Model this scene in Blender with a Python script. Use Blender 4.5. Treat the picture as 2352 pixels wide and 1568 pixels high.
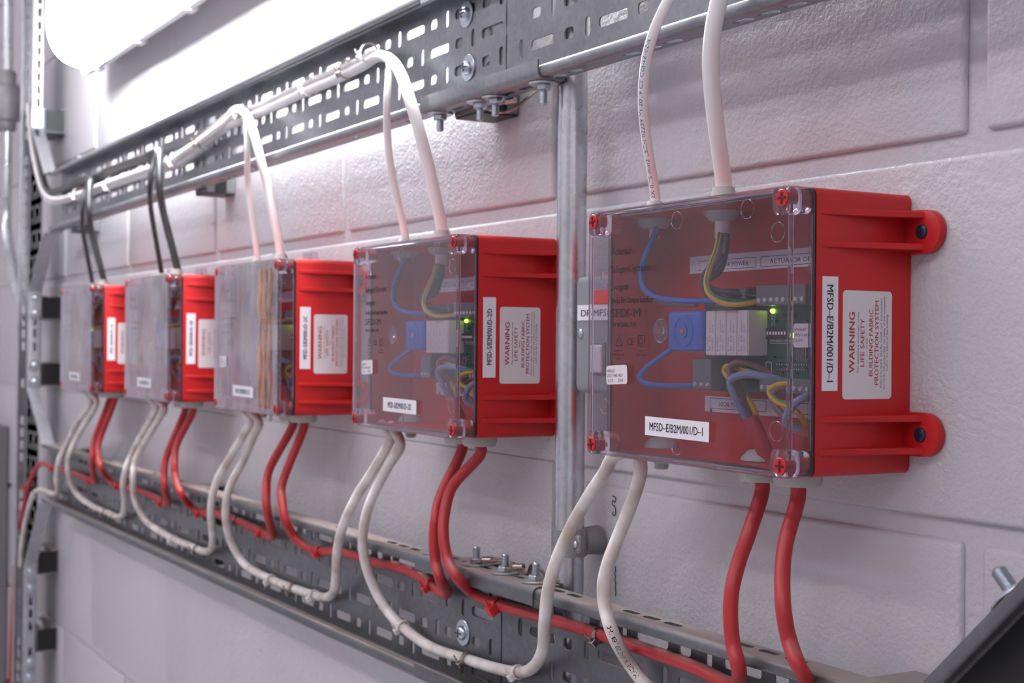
import bpy, bmesh, math, random
from mathutils import Vector, Matrix, Quaternion
from mathutils.geometry import tessellate_polygon
random.seed(7)
for o in list(bpy.data.objects): bpy.data.objects.remove(o)
SC = bpy.context.scene
COL = SC.collection
S = 0.001                      # the script works in millimetres; x runs along the wall, y < 0 is into the room, z is height
Z0 = 1500.0                    # height of the lens above the floor

# ------------------------------------------------------------------ camera, world, exposure
cam_d = bpy.data.cameras.new('camera'); cam = bpy.data.objects.new('camera', cam_d); COL.objects.link(cam)
SC.camera = cam
cam_d.sensor_fit = 'HORIZONTAL'; cam_d.sensor_width = 36.0
cam_d.lens = 36.0*3242.5/2352.0
cam_d.clip_start = 0.02; cam_d.clip_end = 50
yaw, pitch, roll = math.radians(59.677), math.radians(0.101), math.radians(0.476)
Rm = Matrix.Rotation(yaw,3,'Z') @ Matrix.Rotation(pitch,3,'X')
right, fwd, up = Rm @ Vector((1,0,0)), Rm @ Vector((0,1,0)), Rm @ Vector((0,0,1))
r2 = right*math.cos(roll)+up*math.sin(roll); u2 = -right*math.sin(roll)+up*math.cos(roll)
cam.matrix_world = Matrix(((r2.x,u2.x,-fwd.x,0.0),(r2.y,u2.y,-fwd.y,-0.5671),(r2.z,u2.z,-fwd.z,Z0*S),(0,0,0,1)))
cam_d.dof.use_dof = True; cam_d.dof.focus_distance = 0.83; cam_d.dof.aperture_fstop = 14.0

W = bpy.data.worlds.new('world'); SC.world = W; W.use_nodes = True
W.node_tree.nodes['Background'].inputs[0].default_value = (0.80,0.78,0.84,1)
W.node_tree.nodes['Background'].inputs[1].default_value = 0.08
SC.view_settings.view_transform = 'Standard'; SC.view_settings.look = 'None'
SC.view_settings.exposure = 0.0; SC.view_settings.gamma = 1.0; SC.view_settings.use_curve_mapping = False
LAMP_WALL = 78.0      # emission of the wall luminaire's diffuser
LAMP_CEIL = 20.5      # emission of the ceiling battens' diffusers
LAMP_COL = (0.955,0.985,1.0)      # colour of the wall luminaire
LAMP_COL2 = (1.0,0.965,1.0)      # colour of the ceiling battens

# ------------------------------------------------------------------ helpers
class G:
    """collects geometry in world millimetres"""
    def __init__(s): s.v=[]; s.f=[]
    def add(s, vs, fs):
        n=len(s.v); s.v += [Vector(a) for a in vs]; s.f += [tuple(i+n for i in f) for f in fs]; return s
    def box(s,x0,x1,y0,y1,z0,z1):
        return s.add([(x0,y0,z0),(x1,y0,z0),(x1,y1,z0),(x0,y1,z0),(x0,y0,z1),(x1,y0,z1),(x1,y1,z1),(x0,y1,z1)],
            [(0,3,2,1),(4,5,6,7),(0,1,5,4),(1,2,6,5),(2,3,7,6),(3,0,4,7)])
    def loft(s, rings, closed=True, caps=True):
        n=len(rings[0]); vs=[p for r in rings for p in r]; fs=[]
        for k in range(len(rings)-1):
            for i in range(n if closed else n-1):
                j=(i+1)%n; fs.append((k*n+i,k*n+j,(k+1)*n+j,(k+1)*n+i))
        if caps and closed: fs.append(tuple(range(n-1,-1,-1))); fs.append(tuple((len(rings)-1)*n+i for i in range(n)))
        return s.add(vs,fs)
    def lathe(s, o, axis, prof, n=24, caps=True, ph=0.0):
        a=Vector(axis).normalized(); t=a.orthogonal().normalized(); b=a.cross(t); o=Vector(o)
        if abs(a.y)>0.9: t=Vector((1,0,0)); b=a.cross(t)
        if abs(a.z)>0.9: t=Vector((1,0,0)); b=a.cross(t)
        rings=[[o+a*h+(t*math.cos(ph+2*math.pi*i/n)+b*math.sin(ph+2*math.pi*i/n))*r for i in range(n)] for r,h in prof]
        return s.loft(rings,True,caps)
    def cyl(s,p0,p1,r,n=24,ph=0.0):
        p0=Vector(p0);p1=Vector(p1); return s.lathe(p0,p1-p0,[(r,0),(r,(p1-p0).length)],n,True,ph)
    def tube(s, pts, r, n=14, sub=6, caps=True, flat=1.0):
        P=smooth(pts,sub) if sub>1 else [Vector(p) for p in pts]
        T=[(P[min(i+1,len(P)-1)]-P[max(i-1,0)]).normalized() for i in range(len(P))]
        nrm=T[0].cross(Vector((0,1,0))); nrm = nrm.normalized() if nrm.length>.1 else T[0].orthogonal().normalized()
        rings=[]
        for i,p in enumerate(P):
            nrm=(nrm-T[i]*nrm.dot(T[i])).normalized(); b=T[i].cross(nrm)
            rr = r(i/(len(P)-1)) if callable(r) else r
            rings.append([p+(nrm*math.cos(2*math.pi*k/n)+b*flat*math.sin(2*math.pi*k/n))*rr for k in range(n)])
        return s.loft(rings,True,caps)
    def prism(s, poly, holes, fmap, d0, d1):
        """flat outline with holes, fmap(a,b,d)->xyz, thickness d0..d1"""
        loops=[poly]+list(holes); allp=[p for l in loops for p in l]
        tris=tessellate_polygon([[Vector((p[0],p[1],0)) for p in l] for l in loops])
        n=len(allp); vs=[fmap(p[0],p[1],d0) for p in allp]+[fmap(p[0],p[1],d1) for p in allp]
        fs=[tuple(t) for t in tris]+[tuple(i+n for i in reversed(t)) for t in tris]
        k=0
        for l in loops:
            m=len(l)
            for i in range(m): j=(i+1)%m; fs.append((k+i,k+j,k+j+n,k+i+n))
            k+=m
        return s.add(vs,fs)
    def build(s, name, mat, parent=None, smooth=False, bevel=0, seg=2, angle=35):
        org=root_origin(parent)
        me=bpy.data.meshes.new(name); me.from_pydata([tuple((v-org)*S) for v in s.v],[],s.f)
        bm=bmesh.new(); bm.from_mesh(me)
        if not bm.faces: bm.free()
        else:
            bmesh.ops.remove_doubles(bm,verts=bm.verts,dist=1e-6)
            bmesh.ops.recalc_face_normals(bm,faces=bm.faces)
            if bevel:
                es=[e for e in bm.edges if len(e.link_faces)==2 and e.calc_face_angle(0)>math.radians(angle)]
                bmesh.ops.bevel(bm,geom=es,offset=bevel*S,segments=seg,affect='EDGES',profile=0.5,clamp_overlap=True)
            if smooth:
                for f in bm.faces: f.smooth=True
                for e in bm.edges:
                    if len(e.link_faces)!=2 or e.calc_face_angle(0)>math.radians(angle): e.smooth=False
            bm.to_mesh(me); bm.free()
        me.materials.append(mat)
        o=bpy.data.objects.new(name,me); COL.objects.link(o)
        if parent is not None: o.parent=parent
        else: o.location=(0,0,0)
        return o
ORIG={}
def root_origin(p):
    while p is not None and p.parent is not None: p=p.parent
    return ORIG.get(p.name,Vector((0,0,0))) if p is not None else Vector((0,0,0))
def tag(o,label=None,cat=None,group=None,kind=None):
    if label: o['label']=label
    if cat: o['category']=cat
    if group: o['group']=group
    if kind: o['kind']=kind
    return o
def thing(name,label,cat,loc,group=None):
    o=bpy.data.objects.new(name,None); COL.objects.link(o); o.empty_display_size=0.02
    o.location=Vector(loc)*S; ORIG[o.name]=Vector(loc)
    return tag(o,label,cat,group)
def solo(g,name,mat,label,cat,loc,group=None,**k):
    """a thing that is one mesh, its origin at loc"""
    me=g.build(name,mat,None,**k); L=Vector(loc)*S
    me.data.transform(Matrix.Translation(-L)); me.location=L; ORIG[me.name]=Vector(loc)
    return tag(me,label,cat,group)
def copy_tree(o,parent=None,dx=None):
    c=o.copy(); COL.objects.link(c)
    if parent is not None: c.parent=parent
    for ch in list(o.children): copy_tree(ch,c)
    return c
def smooth(pts,sub):
    P=[Vector(p) for p in pts]; out=[]
    for i in range(len(P)-1):
        p0=P[max(i-1,0)];p1=P[i];p2=P[i+1];p3=P[min(i+2,len(P)-1)]
        for k in range(sub):
            t=k/sub
            out.append(0.5*((2*p1)+(p2-p0)*t+(2*p0-5*p1+4*p2-p3)*t*t+(3*p1-p0-3*p2+p3)*t**3))
    out.append(P[-1]); return out
def slot(cx,cy,w,h,r=None,n=4):
    """rounded rectangle outline"""
    r=min(w,h)/2 if r is None else r; pts=[]
    for sx,sy,a0 in ((1,1,0),(-1,1,90),(-1,-1,180),(1,-1,270)):
        for k in range(n+1):
            a=math.radians(a0+90*k/n); pts.append((cx+sx*(w/2-r)+r*math.cos(a),cy+sy*(h/2-r)+r*math.sin(a)))
    return pts
_tc={}
def text_mesh(s):
    if s in _tc: return _tc[s]
    cu=bpy.data.curves.new('t','FONT'); cu.body=s; cu.size=1.0; cu.resolution_u=2
    o=bpy.data.objects.new('t',cu); COL.objects.link(o)
    dg=bpy.context.evaluated_depsgraph_get(); dg.update(); ev=o.evaluated_get(dg); me=ev.to_mesh()
    vs=[(v.co.x,v.co.y) for v in me.vertices]; fs=[tuple(p.vertices) for p in me.polygons]
    ev.to_mesh_clear(); bpy.data.objects.remove(o); bpy.data.curves.remove(cu)
    _tc[s]=(vs,fs); return vs,fs
def put_text(g,s,o,u,v,height,width=None,bold=0.0,center=False):
    """letters of cap height `height` mm starting at o; u reading direction, v up direction"""
    vs,fs=text_mesh(s); 
    if not vs: return
    x0=min(a[0] for a in vs); x1=max(a[0] for a in vs); k=height/0.70
    kx = width/(x1-x0) if width else k
    O=Vector(o); u=Vector(u); v=Vector(v)
    sh=(x1-x0)*kx/2 if center else 0
    offs=[(0,0)] if not bold else [(0,0),(bold,0),(-bold,0),(0,bold*.7)]
    nn=u.cross(v).normalized()
    for q,(dx,dy) in enumerate(offs):
        g.add([O+u*((a[0]-x0)*kx-sh+dx)+v*(a[1]*k+dy)+nn*(0.004*q) for a in vs],fs)

# ------------------------------------------------------------------ materials
def mat(name):
    m=bpy.data.materials.new(name); m.use_nodes=True; nt=m.node_tree; nt.nodes.clear()
    out=nt.nodes.new('ShaderNodeOutputMaterial'); return m,nt,out
def N(nt,t,**k):
    n=nt.nodes.new(t)
    for a,b in k.items():
        if a in n.inputs: n.inputs[a].default_value=b
        else: setattr(n,a,b)
    return n
def pos(nt):
    return N(nt,'ShaderNodeNewGeometry').outputs['Position']
def pbsdf(name,col,rough=.5,metal=0.0,bump=0.0,bscale=400,colvar=0.0,cscale=30,spec=.5,coat=0.0,col2=None,dust=0.0,aniso=None,bdist=0.0004):
    m,nt,out=mat(name); L=nt.links.new
    b=N(nt,'ShaderNodeBsdfPrincipled'); b.inputs['Roughness'].default_value=rough; b.inputs['Metallic'].default_value=metal
    b.inputs['Specular IOR Level'].default_value=spec; b.inputs['Coat Weight'].default_value=coat
    b.inputs['Base Color'].default_value=(*col,1); L(b.outputs[0],out.inputs[0])
    p=N(nt,'ShaderNodeTexCoord').outputs['Object']; src=None
    if colvar>0:
        n=N(nt,'ShaderNodeTexNoise',Scale=cscale,Detail=4.0); L(p,n.inputs['Vector'])
        mx=N(nt,'ShaderNodeMix',data_type='RGBA'); r=N(nt,'ShaderNodeValToRGB'); r.color_ramp.elements[0].position=.35; r.color_ramp.elements[1].position=.7
        L(n.outputs['Fac'],r.inputs[0]); L(r.outputs[0],mx.inputs[0])
        mx.inputs[6].default_value=(*col,1); mx.inputs[7].default_value=(*(col2 or tuple(c*(1-colvar) for c in col)),1)
        L(mx.outputs[2],b.inputs['Base Color']); src=mx.outputs[2]
    if dust>0:
        g=N(nt,'ShaderNodeNewGeometry'); sx=N(nt,'ShaderNodeSeparateXYZ'); L(g.outputs['Normal'],sx.inputs[0])
        r=N(nt,'ShaderNodeValToRGB'); r.color_ramp.elements[0].position=.55; r.color_ramp.elements[1].position=.95
        r.color_ramp.elements[1].color=(dust,dust,dust,1)
        L(sx.outputs['Z'],r.inputs[0]); mx=N(nt,'ShaderNodeMix',data_type='RGBA'); L(r.outputs[0],mx.inputs[0])
        if src: L(src,mx.inputs[6])
        else: mx.inputs[6].default_value=(*col,1)
        mx.inputs[7].default_value=(.30,.26,.23,1); L(mx.outputs[2],b.inputs['Base Color'])
        if metal>0:
            mm=N(nt,'ShaderNodeMath',operation='MULTIPLY_ADD'); L(r.outputs[0],mm.inputs[0]); mm.inputs[1].default_value=-metal; mm.inputs[2].default_value=metal
            L(mm.outputs[0],b.inputs['Metallic'])
    if bump>0:
        n=N(nt,'ShaderNodeTexNoise',Scale=bscale,Detail=3.0); L(p,n.inputs['Vector'])
        bp=N(nt,'ShaderNodeBump',Strength=bump,Distance=bdist); L(n.outputs['Fac'],bp.inputs['Height']); L(bp.outputs[0],b.inputs['Normal'])
    return m
def galvanised(name,base=(.40,.41,.44),rough=.42,dust=0.0,spangle=1.0,metal=.85):
    m,nt,out=mat(name); L=nt.links.new
    b=N(nt,'ShaderNodeBsdfPrincipled',Metallic=metal,Roughness=rough); L(b.outputs[0],out.inputs[0])
    p=N(nt,'ShaderNodeTexCoord').outputs['Object']
    v=N(nt,'ShaderNodeTexVoronoi',Scale=260.0); L(p,v.inputs['Vector'])
    n=N(nt,'ShaderNodeTexNoise',Scale=18.0,Detail=5.0); L(p,n.inputs['Vector'])
    hs=N(nt,'ShaderNodeSeparateColor'); L(v.outputs['Color'],hs.inputs[0])
    a=N(nt,'ShaderNodeMath',operation='MULTIPLY_ADD'); L(hs.outputs[0],a.inputs[0]); a.inputs[1].default_value=.16*spangle; a.inputs[2].default_value=-.08*spangle
    c=N(nt,'ShaderNodeMath',operation='MULTIPLY_ADD'); L(n.outputs['Fac'],c.inputs[0]); c.inputs[1].default_value=.5; c.inputs[2].default_value=.75
    d=N(nt,'ShaderNodeMath',operation='ADD'); L(a.outputs[0],d.inputs[0]); L(c.outputs[0],d.inputs[1])
    mx=N(nt,'ShaderNodeVectorMath',operation='SCALE'); mx.inputs[0].default_value=base; L(d.outputs[0],mx.inputs['Scale'])
    src=mx.outputs[0]
    r=N(nt,'ShaderNodeMath',operation='MULTIPLY_ADD'); L(n.outputs['Fac'],r.inputs[0]); r.inputs[1].default_value=.25; r.inputs[2].default_value=rough-.12; L(r.outputs[0],b.inputs['Roughness'])
    if dust>0:
        g=N(nt,'ShaderNodeNewGeometry'); sx=N(nt,'ShaderNodeSeparateXYZ'); L(g.outputs['Normal'],sx.inputs[0])
        rr=N(nt,'ShaderNodeMapRange'); rr.inputs[1].default_value=.5; rr.inputs[2].default_value=.95; rr.inputs[4].default_value=dust; L(sx.outputs['Z'],rr.inputs[0])
        m2=N(nt,'ShaderNodeMix',data_type='RGBA'); L(rr.outputs[0],m2.inputs[0]); L(src,m2.inputs[6]); m2.inputs[7].default_value=(.36,.30,.27,1); src=m2.outputs[2]
        mm=N(nt,'ShaderNodeMath',operation='MULTIPLY_ADD'); L(rr.outputs[0],mm.inputs[0]); mm.inputs[1].default_value=-metal; mm.inputs[2].default_value=metal; L(mm.outputs[0],b.inputs['Metallic'])
    L(src,b.inputs['Base Color'])
    bp=N(nt,'ShaderNodeBump',Strength=.12,Distance=.0003); L(n.outputs['Fac'],bp.inputs['Height']); L(bp.outputs[0],b.inputs['Normal'])
    return m
def block_paint():
    m,nt,out=mat('painted_blockwork'); L=nt.links.new
    b=N(nt,'ShaderNodeBsdfPrincipled',Roughness=.34); b.inputs['Specular IOR Level'].default_value=.5; L(b.outputs[0],out.inputs[0])
    p=pos(nt)
    n1=N(nt,'ShaderNodeTexNoise',Scale=2.2,Detail=5.0); L(p,n1.inputs['Vector'])
    mx=N(nt,'ShaderNodeMix',data_type='RGBA'); L(n1.outputs['Fac'],mx.inputs[0]); mx.inputs[6].default_value=(.60,.575,.61,1); mx.inputs[7].default_value=(.555,.53,.565,1)
    # faint run-down stains on the paint
    mp=N(nt,'ShaderNodeMapping'); mp.inputs['Scale'].default_value=(28,1,1.6); L(p,mp.inputs['Vector'])
    n4=N(nt,'ShaderNodeTexNoise',Scale=1.0,Detail=3.0); L(mp.outputs[0],n4.inputs['Vector'])
    r4=N(nt,'ShaderNodeMapRange'); r4.inputs[1].default_value=.55; r4.inputs[2].default_value=.8; r4.inputs[4].default_value=.35; L(n4.outputs['Fac'],r4.inputs[0])
    m2=N(nt,'ShaderNodeMix',data_type='RGBA'); L(r4.outputs[0],m2.inputs[0]); L(mx.outputs[2],m2.inputs[6]); m2.inputs[7].default_value=(.51,.465,.49,1)
    L(m2.outputs[2],b.inputs['Base Color'])
    # roller stipple, heavier in patches, with some pin holes
    n2=N(nt,'ShaderNodeTexNoise',Scale=330.0,Detail=2.5,Roughness=.5); L(p,n2.inputs['Vector'])
    n3=N(nt,'ShaderNodeTexNoise',Scale=90.0,Detail=3.0); L(p,n3.inputs['Vector'])
    n5=N(nt,'ShaderNodeTexNoise',Scale=7.0,Detail=2.0); L(p,n5.inputs['Vector'])
    r5=N(nt,'ShaderNodeMapRange'); r5.inputs[1].default_value=.35; r5.inputs[2].default_value=.65; r5.inputs[3].default_value=.35; r5.inputs[4].default_value=1.0; L(n5.outputs['Fac'],r5.inputs[0])
    st=N(nt,'ShaderNodeMath',operation='MULTIPLY'); L(n2.outputs['Fac'],st.inputs[0]); L(r5.outputs[0],st.inputs[1])
    ad=N(nt,'ShaderNodeMath',operation='MULTIPLY_ADD'); L(n3.outputs['Fac'],ad.inputs[0]); ad.inputs[1].default_value=.9; L(st.outputs[0],ad.inputs[2])
    bp=N(nt,'ShaderNodeBump',Strength=.85,Distance=.0013); L(ad.outputs[0],bp.inputs['Height']); L(bp.outputs[0],b.inputs['Normal'])
    return m
def thin_clear(name,tint=(.88,.855,.89),haze=.008,hazecol=(.8,.78,.82),rough=.04,bump=0.0,bscale=60,gl=1.0):
    """thin clear sheet: transparent with a Fresnel reflection and a little dust haze"""
    m,nt,out=mat(name); L=nt.links.new
    t=N(nt,'ShaderNodeBsdfTransparent'); t.inputs[0].default_value=(*tint,1)
    g=N(nt,'ShaderNodeBsdfGlossy',Roughness=rough); g.inputs[0].default_value=(gl,gl,gl,1)
    d=N(nt,'ShaderNodeBsdfDiffuse'); d.inputs[0].default_value=(*hazecol,1)
    lw=N(nt,'ShaderNodeLayerWeight',Blend=0.5)
    pw=N(nt,'ShaderNodeMath',operation='POWER'); L(lw.outputs['Facing'],pw.inputs[0]); pw.inputs[1].default_value=5.0
    f=N(nt,'ShaderNodeMath',operation='MULTIPLY_ADD'); L(pw.outputs[0],f.inputs[0]); f.inputs[1].default_value=.95; f.inputs[2].default_value=.045
    m1=N(nt,'ShaderNodeMixShader'); m2=N(nt,'ShaderNodeMixShader')
    p=N(nt,'ShaderNodeTexCoord').outputs['Object']
    n=N(nt,'ShaderNodeTexNoise',Scale=22.0,Detail=4.0); L(p,n.inputs['Vector'])
    r=N(nt,'ShaderNodeMapRange'); r.inputs[1].default_value=.35; r.inputs[2].default_value=.75; r.inputs[3].default_value=haze*.4; r.inputs[4].default_value=haze*1.7; L(n.outputs['Fac'],r.inputs[0])
    L(r.outputs[0],m1.inputs[0]); L(t.outputs[0],m1.inputs[1]); L(d.outputs[0],m1.inputs[2])
    L(f.outputs[0],m2.inputs[0]); L(m1.outputs[0],m2.inputs[1]); L(g.outputs[0],m2.inputs[2]); L(m2.outputs[0],out.inputs[0])
    if bump>0:
        mp=N(nt,'ShaderNodeMapping'); mp.inputs['Scale'].default_value=(1.6,1,.5); L(p,mp.inputs['Vector'])
        nb=N(nt,'ShaderNodeTexNoise',Scale=bscale,Detail=2.0,Distortion=1.2); L(mp.outputs[0],nb.inputs['Vector'])
        bp=N(nt,'ShaderNodeBump',Strength=bump,Distance=.004); L(nb.outputs['Fac'],bp.inputs['Height'])
        L(bp.outputs[0],g.inputs['Normal']); L(bp.outputs[0],lw.inputs['Normal'])
    return m
def solid_glass(name,col,rough=.02,ior=1.49):
    m,nt,out=mat(name); L=nt.links.new
    g=N(nt,'ShaderNodeBsdfPrincipled',Roughness=rough,IOR=ior); g.inputs['Transmission Weight'].default_value=1.0; g.inputs['Base Color'].default_value=(*col,1)
    L(g.outputs[0],out.inputs[0]); return m
def emit(name,col,st):
    m,nt,out=mat(name); e=N(nt,'ShaderNodeEmission',Strength=st); e.inputs[0].default_value=(*col,1); nt.links.new(e.outputs[0],out.inputs[0]); return m

M={}
M['wall']=block_paint()
M['plain_wall']=pbsdf('painted_plaster',(.58,.555,.59),.6,bump=.2,bscale=60)
M['far_wall']=pbsdf('dark_room_side',(.36,.345,.365),.7)
M['floor']=pbsdf('grey_floor_paint',(.50,.485,.50),.5,bump=.2,bscale=20)
M['galv']=galvanised('galvanised_sheet',(.29,.30,.325),.38,dust=0.0)
M['galv_lit']=galvanised('lit_galvanised_steel',(.50,.50,.53),.45)  # lit copy of the galvanised sheet, lamplight painted in as paler metal
M['galv_dusty']=galvanised('dusty_galvanised_sheet',(.19,.195,.21),.45,dust=.9)
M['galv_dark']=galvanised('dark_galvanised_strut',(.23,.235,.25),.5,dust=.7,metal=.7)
M['pipe']=galvanised('galvanised_conduit',(.62,.63,.66),.27,dust=0,spangle=.7,metal=1.0)
M['cast']=pbsdf('cast_zinc',(.36,.35,.36),.55,metal=.6,bump=.6,bscale=500,colvar=.25,cscale=60)
M['zinc']=pbsdf('bright_zinc',(.56,.60,.66),.28,metal=.95,bump=.1,bscale=300)
M['zinc_dusty']=pbsdf('dusty_zinc',(.52,.55,.60),.33,metal=.9,dust=.7)
M['red']=pbsdf('red_plastic',(.56,.016,.018),.38,bump=.12,bscale=700,spec=.45,colvar=.12,cscale=14)
M['red_in']=pbsdf('red_plastic_inside',(.42,.016,.025),.45,bump=.1,bscale=500)
M['red_dark']=pbsdf('dark_red_recess',(.10,.004,.007),.5)
M['amber']=thin_clear('amber_reflection',tint=(.80,.52,.36),haze=.42,hazecol=(.95,.42,.20),rough=.15,bump=.9,bscale=30)  # amber tint stands in for a reflected streak on the lid
M['blue_screw']=pbsdf('dark_blue_paint',(.012,.018,.06),.35)
M['black']=pbsdf('black_rubber',(.012,.012,.015),.45)
M['ink']=pbsdf('black_ink',(.015,.015,.02),.6)
M['red_ink']=pbsdf('red_ink',(.42,.045,.045),.6)
M['blue_ink']=pbsdf('blue_ink',(.10,.13,.30),.6)
M['paper']=pbsdf('white_label',(.80,.77,.83),.38,coat=.2)
M['paper2']=pbsdf('satin_white_label',(.72,.68,.70),.42,coat=.2)
M['clear']=thin_clear('clear_polycarbonate')
M['edge']=solid_glass('clear_polycarbonate_edge',(.93,.90,.97))
M['film']=thin_clear('wrinkled_protective_film',tint=(.80,.77,.82),haze=.24,hazecol=(.76,.71,.79),rough=.13,bump=1.0,bscale=15)
M['grey_rubber']=pbsdf('pale_grey_rubber',(.46,.47,.45),.55)
M['white_cable']=pbsdf('white_pvc_cable',(.88,.85,.85),.42,bump=.12,bscale=120,colvar=.10,cscale=22)
M['white_dusty']=pbsdf('grubby_white_pvc_cable',(.80,.76,.74),.45,bump=.15,bscale=120,colvar=.3,cscale=45,col2=(.50,.42,.36))
M['red_cable']=pbsdf('red_fire_cable',(.47,.028,.032),.42,bump=.1,bscale=120,colvar=.18,cscale=26,dust=.45)
M['black_cable']=pbsdf('black_pvc_cable',(.035,.035,.038),.33)
M['tie_white']=pbsdf('white_nylon_tie',(.72,.69,.66),.4)
M['tie_red']=pbsdf('red_nylon_tie',(.62,.03,.03),.35)
M['steel_tie']=pbsdf('stainless_tie',(.42,.37,.33),.25,metal=1.0)
M['braid']=pbsdf('tinned_copper_braid',(.42,.33,.27),.35,metal=.9,bump=.8,bscale=900,colvar=.4,cscale=500)
M['grey_box']=pbsdf('grey_enamel',(.25,.265,.29),.42,bump=.1,bscale=200)
M['switch']=pbsdf('white_rocker',(.62,.60,.63),.35)
M['neon']=emit('red_neon',(1.0,.03,.015),.7)
M['pcb']=pbsdf('green_circuit_board',(.012,.10,.06),.35,colvar=.4,cscale=120)
M['relay']=pbsdf('white_relay_case',(.62,.58,.58),.4)
M['blue_case']=pbsdf('blue_transformer_case',(.045,.13,.52),.4)
M['chip']=pbsdf('black_component',(.02,.02,.022),.4)
M['term']=pbsdf('grey_terminal_block',(.13,.14,.15),.45)
M['tin']=pbsdf('solder_tin',(.7,.7,.68),.25,metal=1.0)
M['led']=emit('green_led',(.55,1.0,.05),9.0)
M['w_blue']=pbsdf('blue_wire',(.05,.14,.50),.42)
M['w_brown']=pbsdf('brown_wire',(.22,.12,.10),.45)
M['w_grey']=pbsdf('grey_blue_wire',(.20,.25,.40),.45)
M['w_black']=pbsdf('black_wire',(.02,.02,.025),.4)
M['w_yellow']=pbsdf('yellow_wire',(.62,.38,.02),.42)
M['w_green']=pbsdf('green_stripe',(.03,.24,.10),.42)
M['lamp']=emit('lit_diffuser',LAMP_COL,LAMP_WALL)
M['lamp_ceiling']=emit('lit_ceiling_diffuser',LAMP_COL2,LAMP_CEIL)
M['lamp_body']=pbsdf('pale_grey_lamp_body',(.62,.60,.63),.45)
M['copper']=pbsdf('copper_end',(.6,.3,.18),.3,metal=1.0)
M['dark_wall']=pbsdf('grey_cabinet_paint',(.20,.19,.20),.5)

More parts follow.
